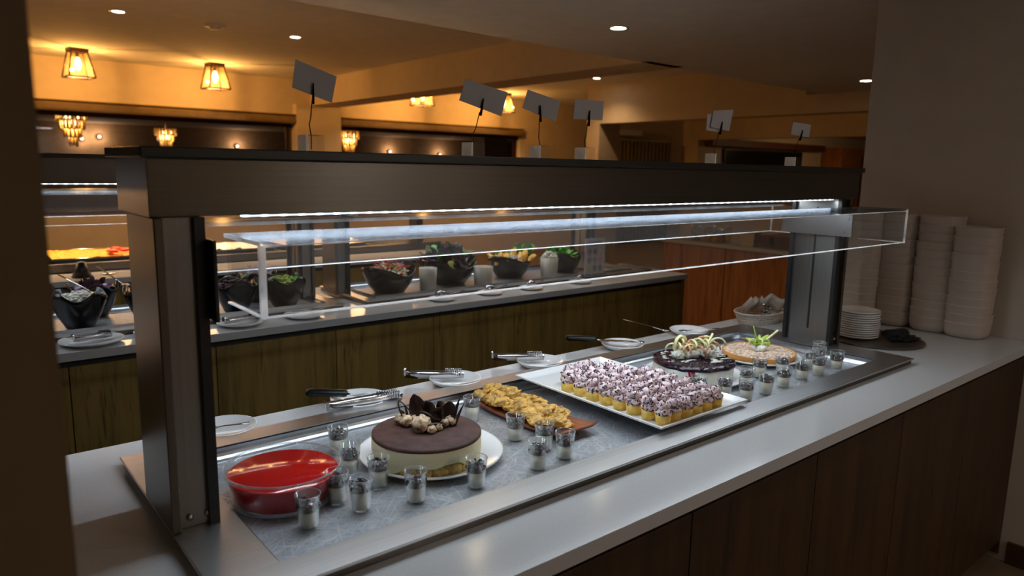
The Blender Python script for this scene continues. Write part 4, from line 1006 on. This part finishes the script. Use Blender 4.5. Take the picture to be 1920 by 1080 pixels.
# oval cutlery tray at island end
t = thing('oval_tray', 'dark oval tray of cutlery at the right end of the salad island', 'tray', (3.48, 3.05, .9005), .0)
obj('tray_base', lathe(B(), [(0, 0), (.9, 0), (1, .02), (.97, .021), (.88, .004), (0, .004)], seg=48, fn=lambda th, i, r, z: (r*(.085*.2/math.sqrt((.2*math.cos(th))**2+(.085*math.sin(th))**2)), z)), M_tray, t)
for k2 in range(5): spoon('steel serving spoon in the dark oval tray, %s across' % ORD[k2], 3.44+.02*k2, 2.97, .908, PI/2+R.uniform(-.1, .1), .14, .014, grp='spoons in the oval tray')
# things on the worktop of the hot counter
spoon('golden-lit serving spoon on the hot counter worktop', .80, 4.45, .902, .3, .2, .03)
tag(obj('black_cone', lathe(B(), [(0, 0), (.05, 0), (.02, .08), (0, .085)], seg=20), M_blackp, loc=(.64, 4.40, .9005)), 'small black cone-shaped stand before the hot food', 'stand')

# ------------------------------------------------------------------ side counter things
for k2, (y, r, h) in enumerate(((4.0, .05, .11), (3.88, .055, .12), (3.76, .055, .10), (3.70, .04, .12))):
    t = thing('glass_jar', 'clear lidded glass jar on the side counter, %s from the far end' % ORD[k2], 'jar', (5.50+.05*(k2 % 2), y, .9005), group='glass jars on the side counter')
    obj('body', lathe(B(), [(0, 0), (r, 0), (r, h*.8), (r*.8, h), (r*.76, h), (r*.94, h*.78), (r*.94, .004), (0, .004)], seg=28), M_glass, t)
    obj('lid', lathe(B(), [(0, h), (r*.85, h), (r*.85, h+.014), (.012, h+.018), (.012, h+.03), (0, h+.032)], seg=28), M_chrome, t)
    obj('filling', lathe(B(), [(0, .005), (r*.92, .005), (r*.92, h*.45), (0, h*.5)], seg=20), M_potato, t)
b = B(); ring = [(-.075, -.05), (.075, -.05), (.075, .05), (-.075, .05)]
for s0, z0, s1, z1 in ((.7, 0, 1.05, .12),):
    lo_ = [b.verts.new((x*s0, y*s0, z0)) for x, y in ring]; hi_ = [b.verts.new((x*s1, y*s1, z1)) for x, y in ring]
    b.faces.new(lo_[::-1])
    for i in range(4): b.faces.new([lo_[i], lo_[(i+1) % 4], hi_[(i+1) % 4], hi_[i]])
o = obj('paper_box', b, plain('cream card box', (210, 190, 160), .8), loc=(5.46, 3.42, .9005), rz=PI/2); md = o.modifiers.new('thick', 'SOLIDIFY'); md.thickness = .003; tag(o, 'open cream card box on the side counter', 'box')
for k2, (y, s_) in enumerate(((3.27, 1), (3.12, 1.15))):
    t = thing('bread_basket', 'brown wooden angular basket on the side counter, %s' % ('left one beside the cream box' if k2 == 0 else 'larger right one'), 'basket', (5.50, y, .9005), group='brown baskets on the side counter')
    b = B(); pts = [(-.09*s_, 0), (-.06*s_, .0), (.06*s_, 0), (.1*s_, .05), (.07*s_, .1), (-.07*s_, .1), (-.1*s_, .06)]
    lo_ = [b.verts.new((-.06, x, z)) for x, z in pts]; hi_ = [b.verts.new((.06, x, z)) for x, z in pts]
    b.faces.new(lo_); b.faces.new(hi_[::-1])
    for i in range(7): b.faces.new([lo_[i], lo_[(i+1) % 7], hi_[(i+1) % 7], hi_[i]])
    obj('body', b, M_brownw, t); obj('band', box(B(), -.063, .063, -.07*s_, .07*s_, .045, .055), M_oakN, t)
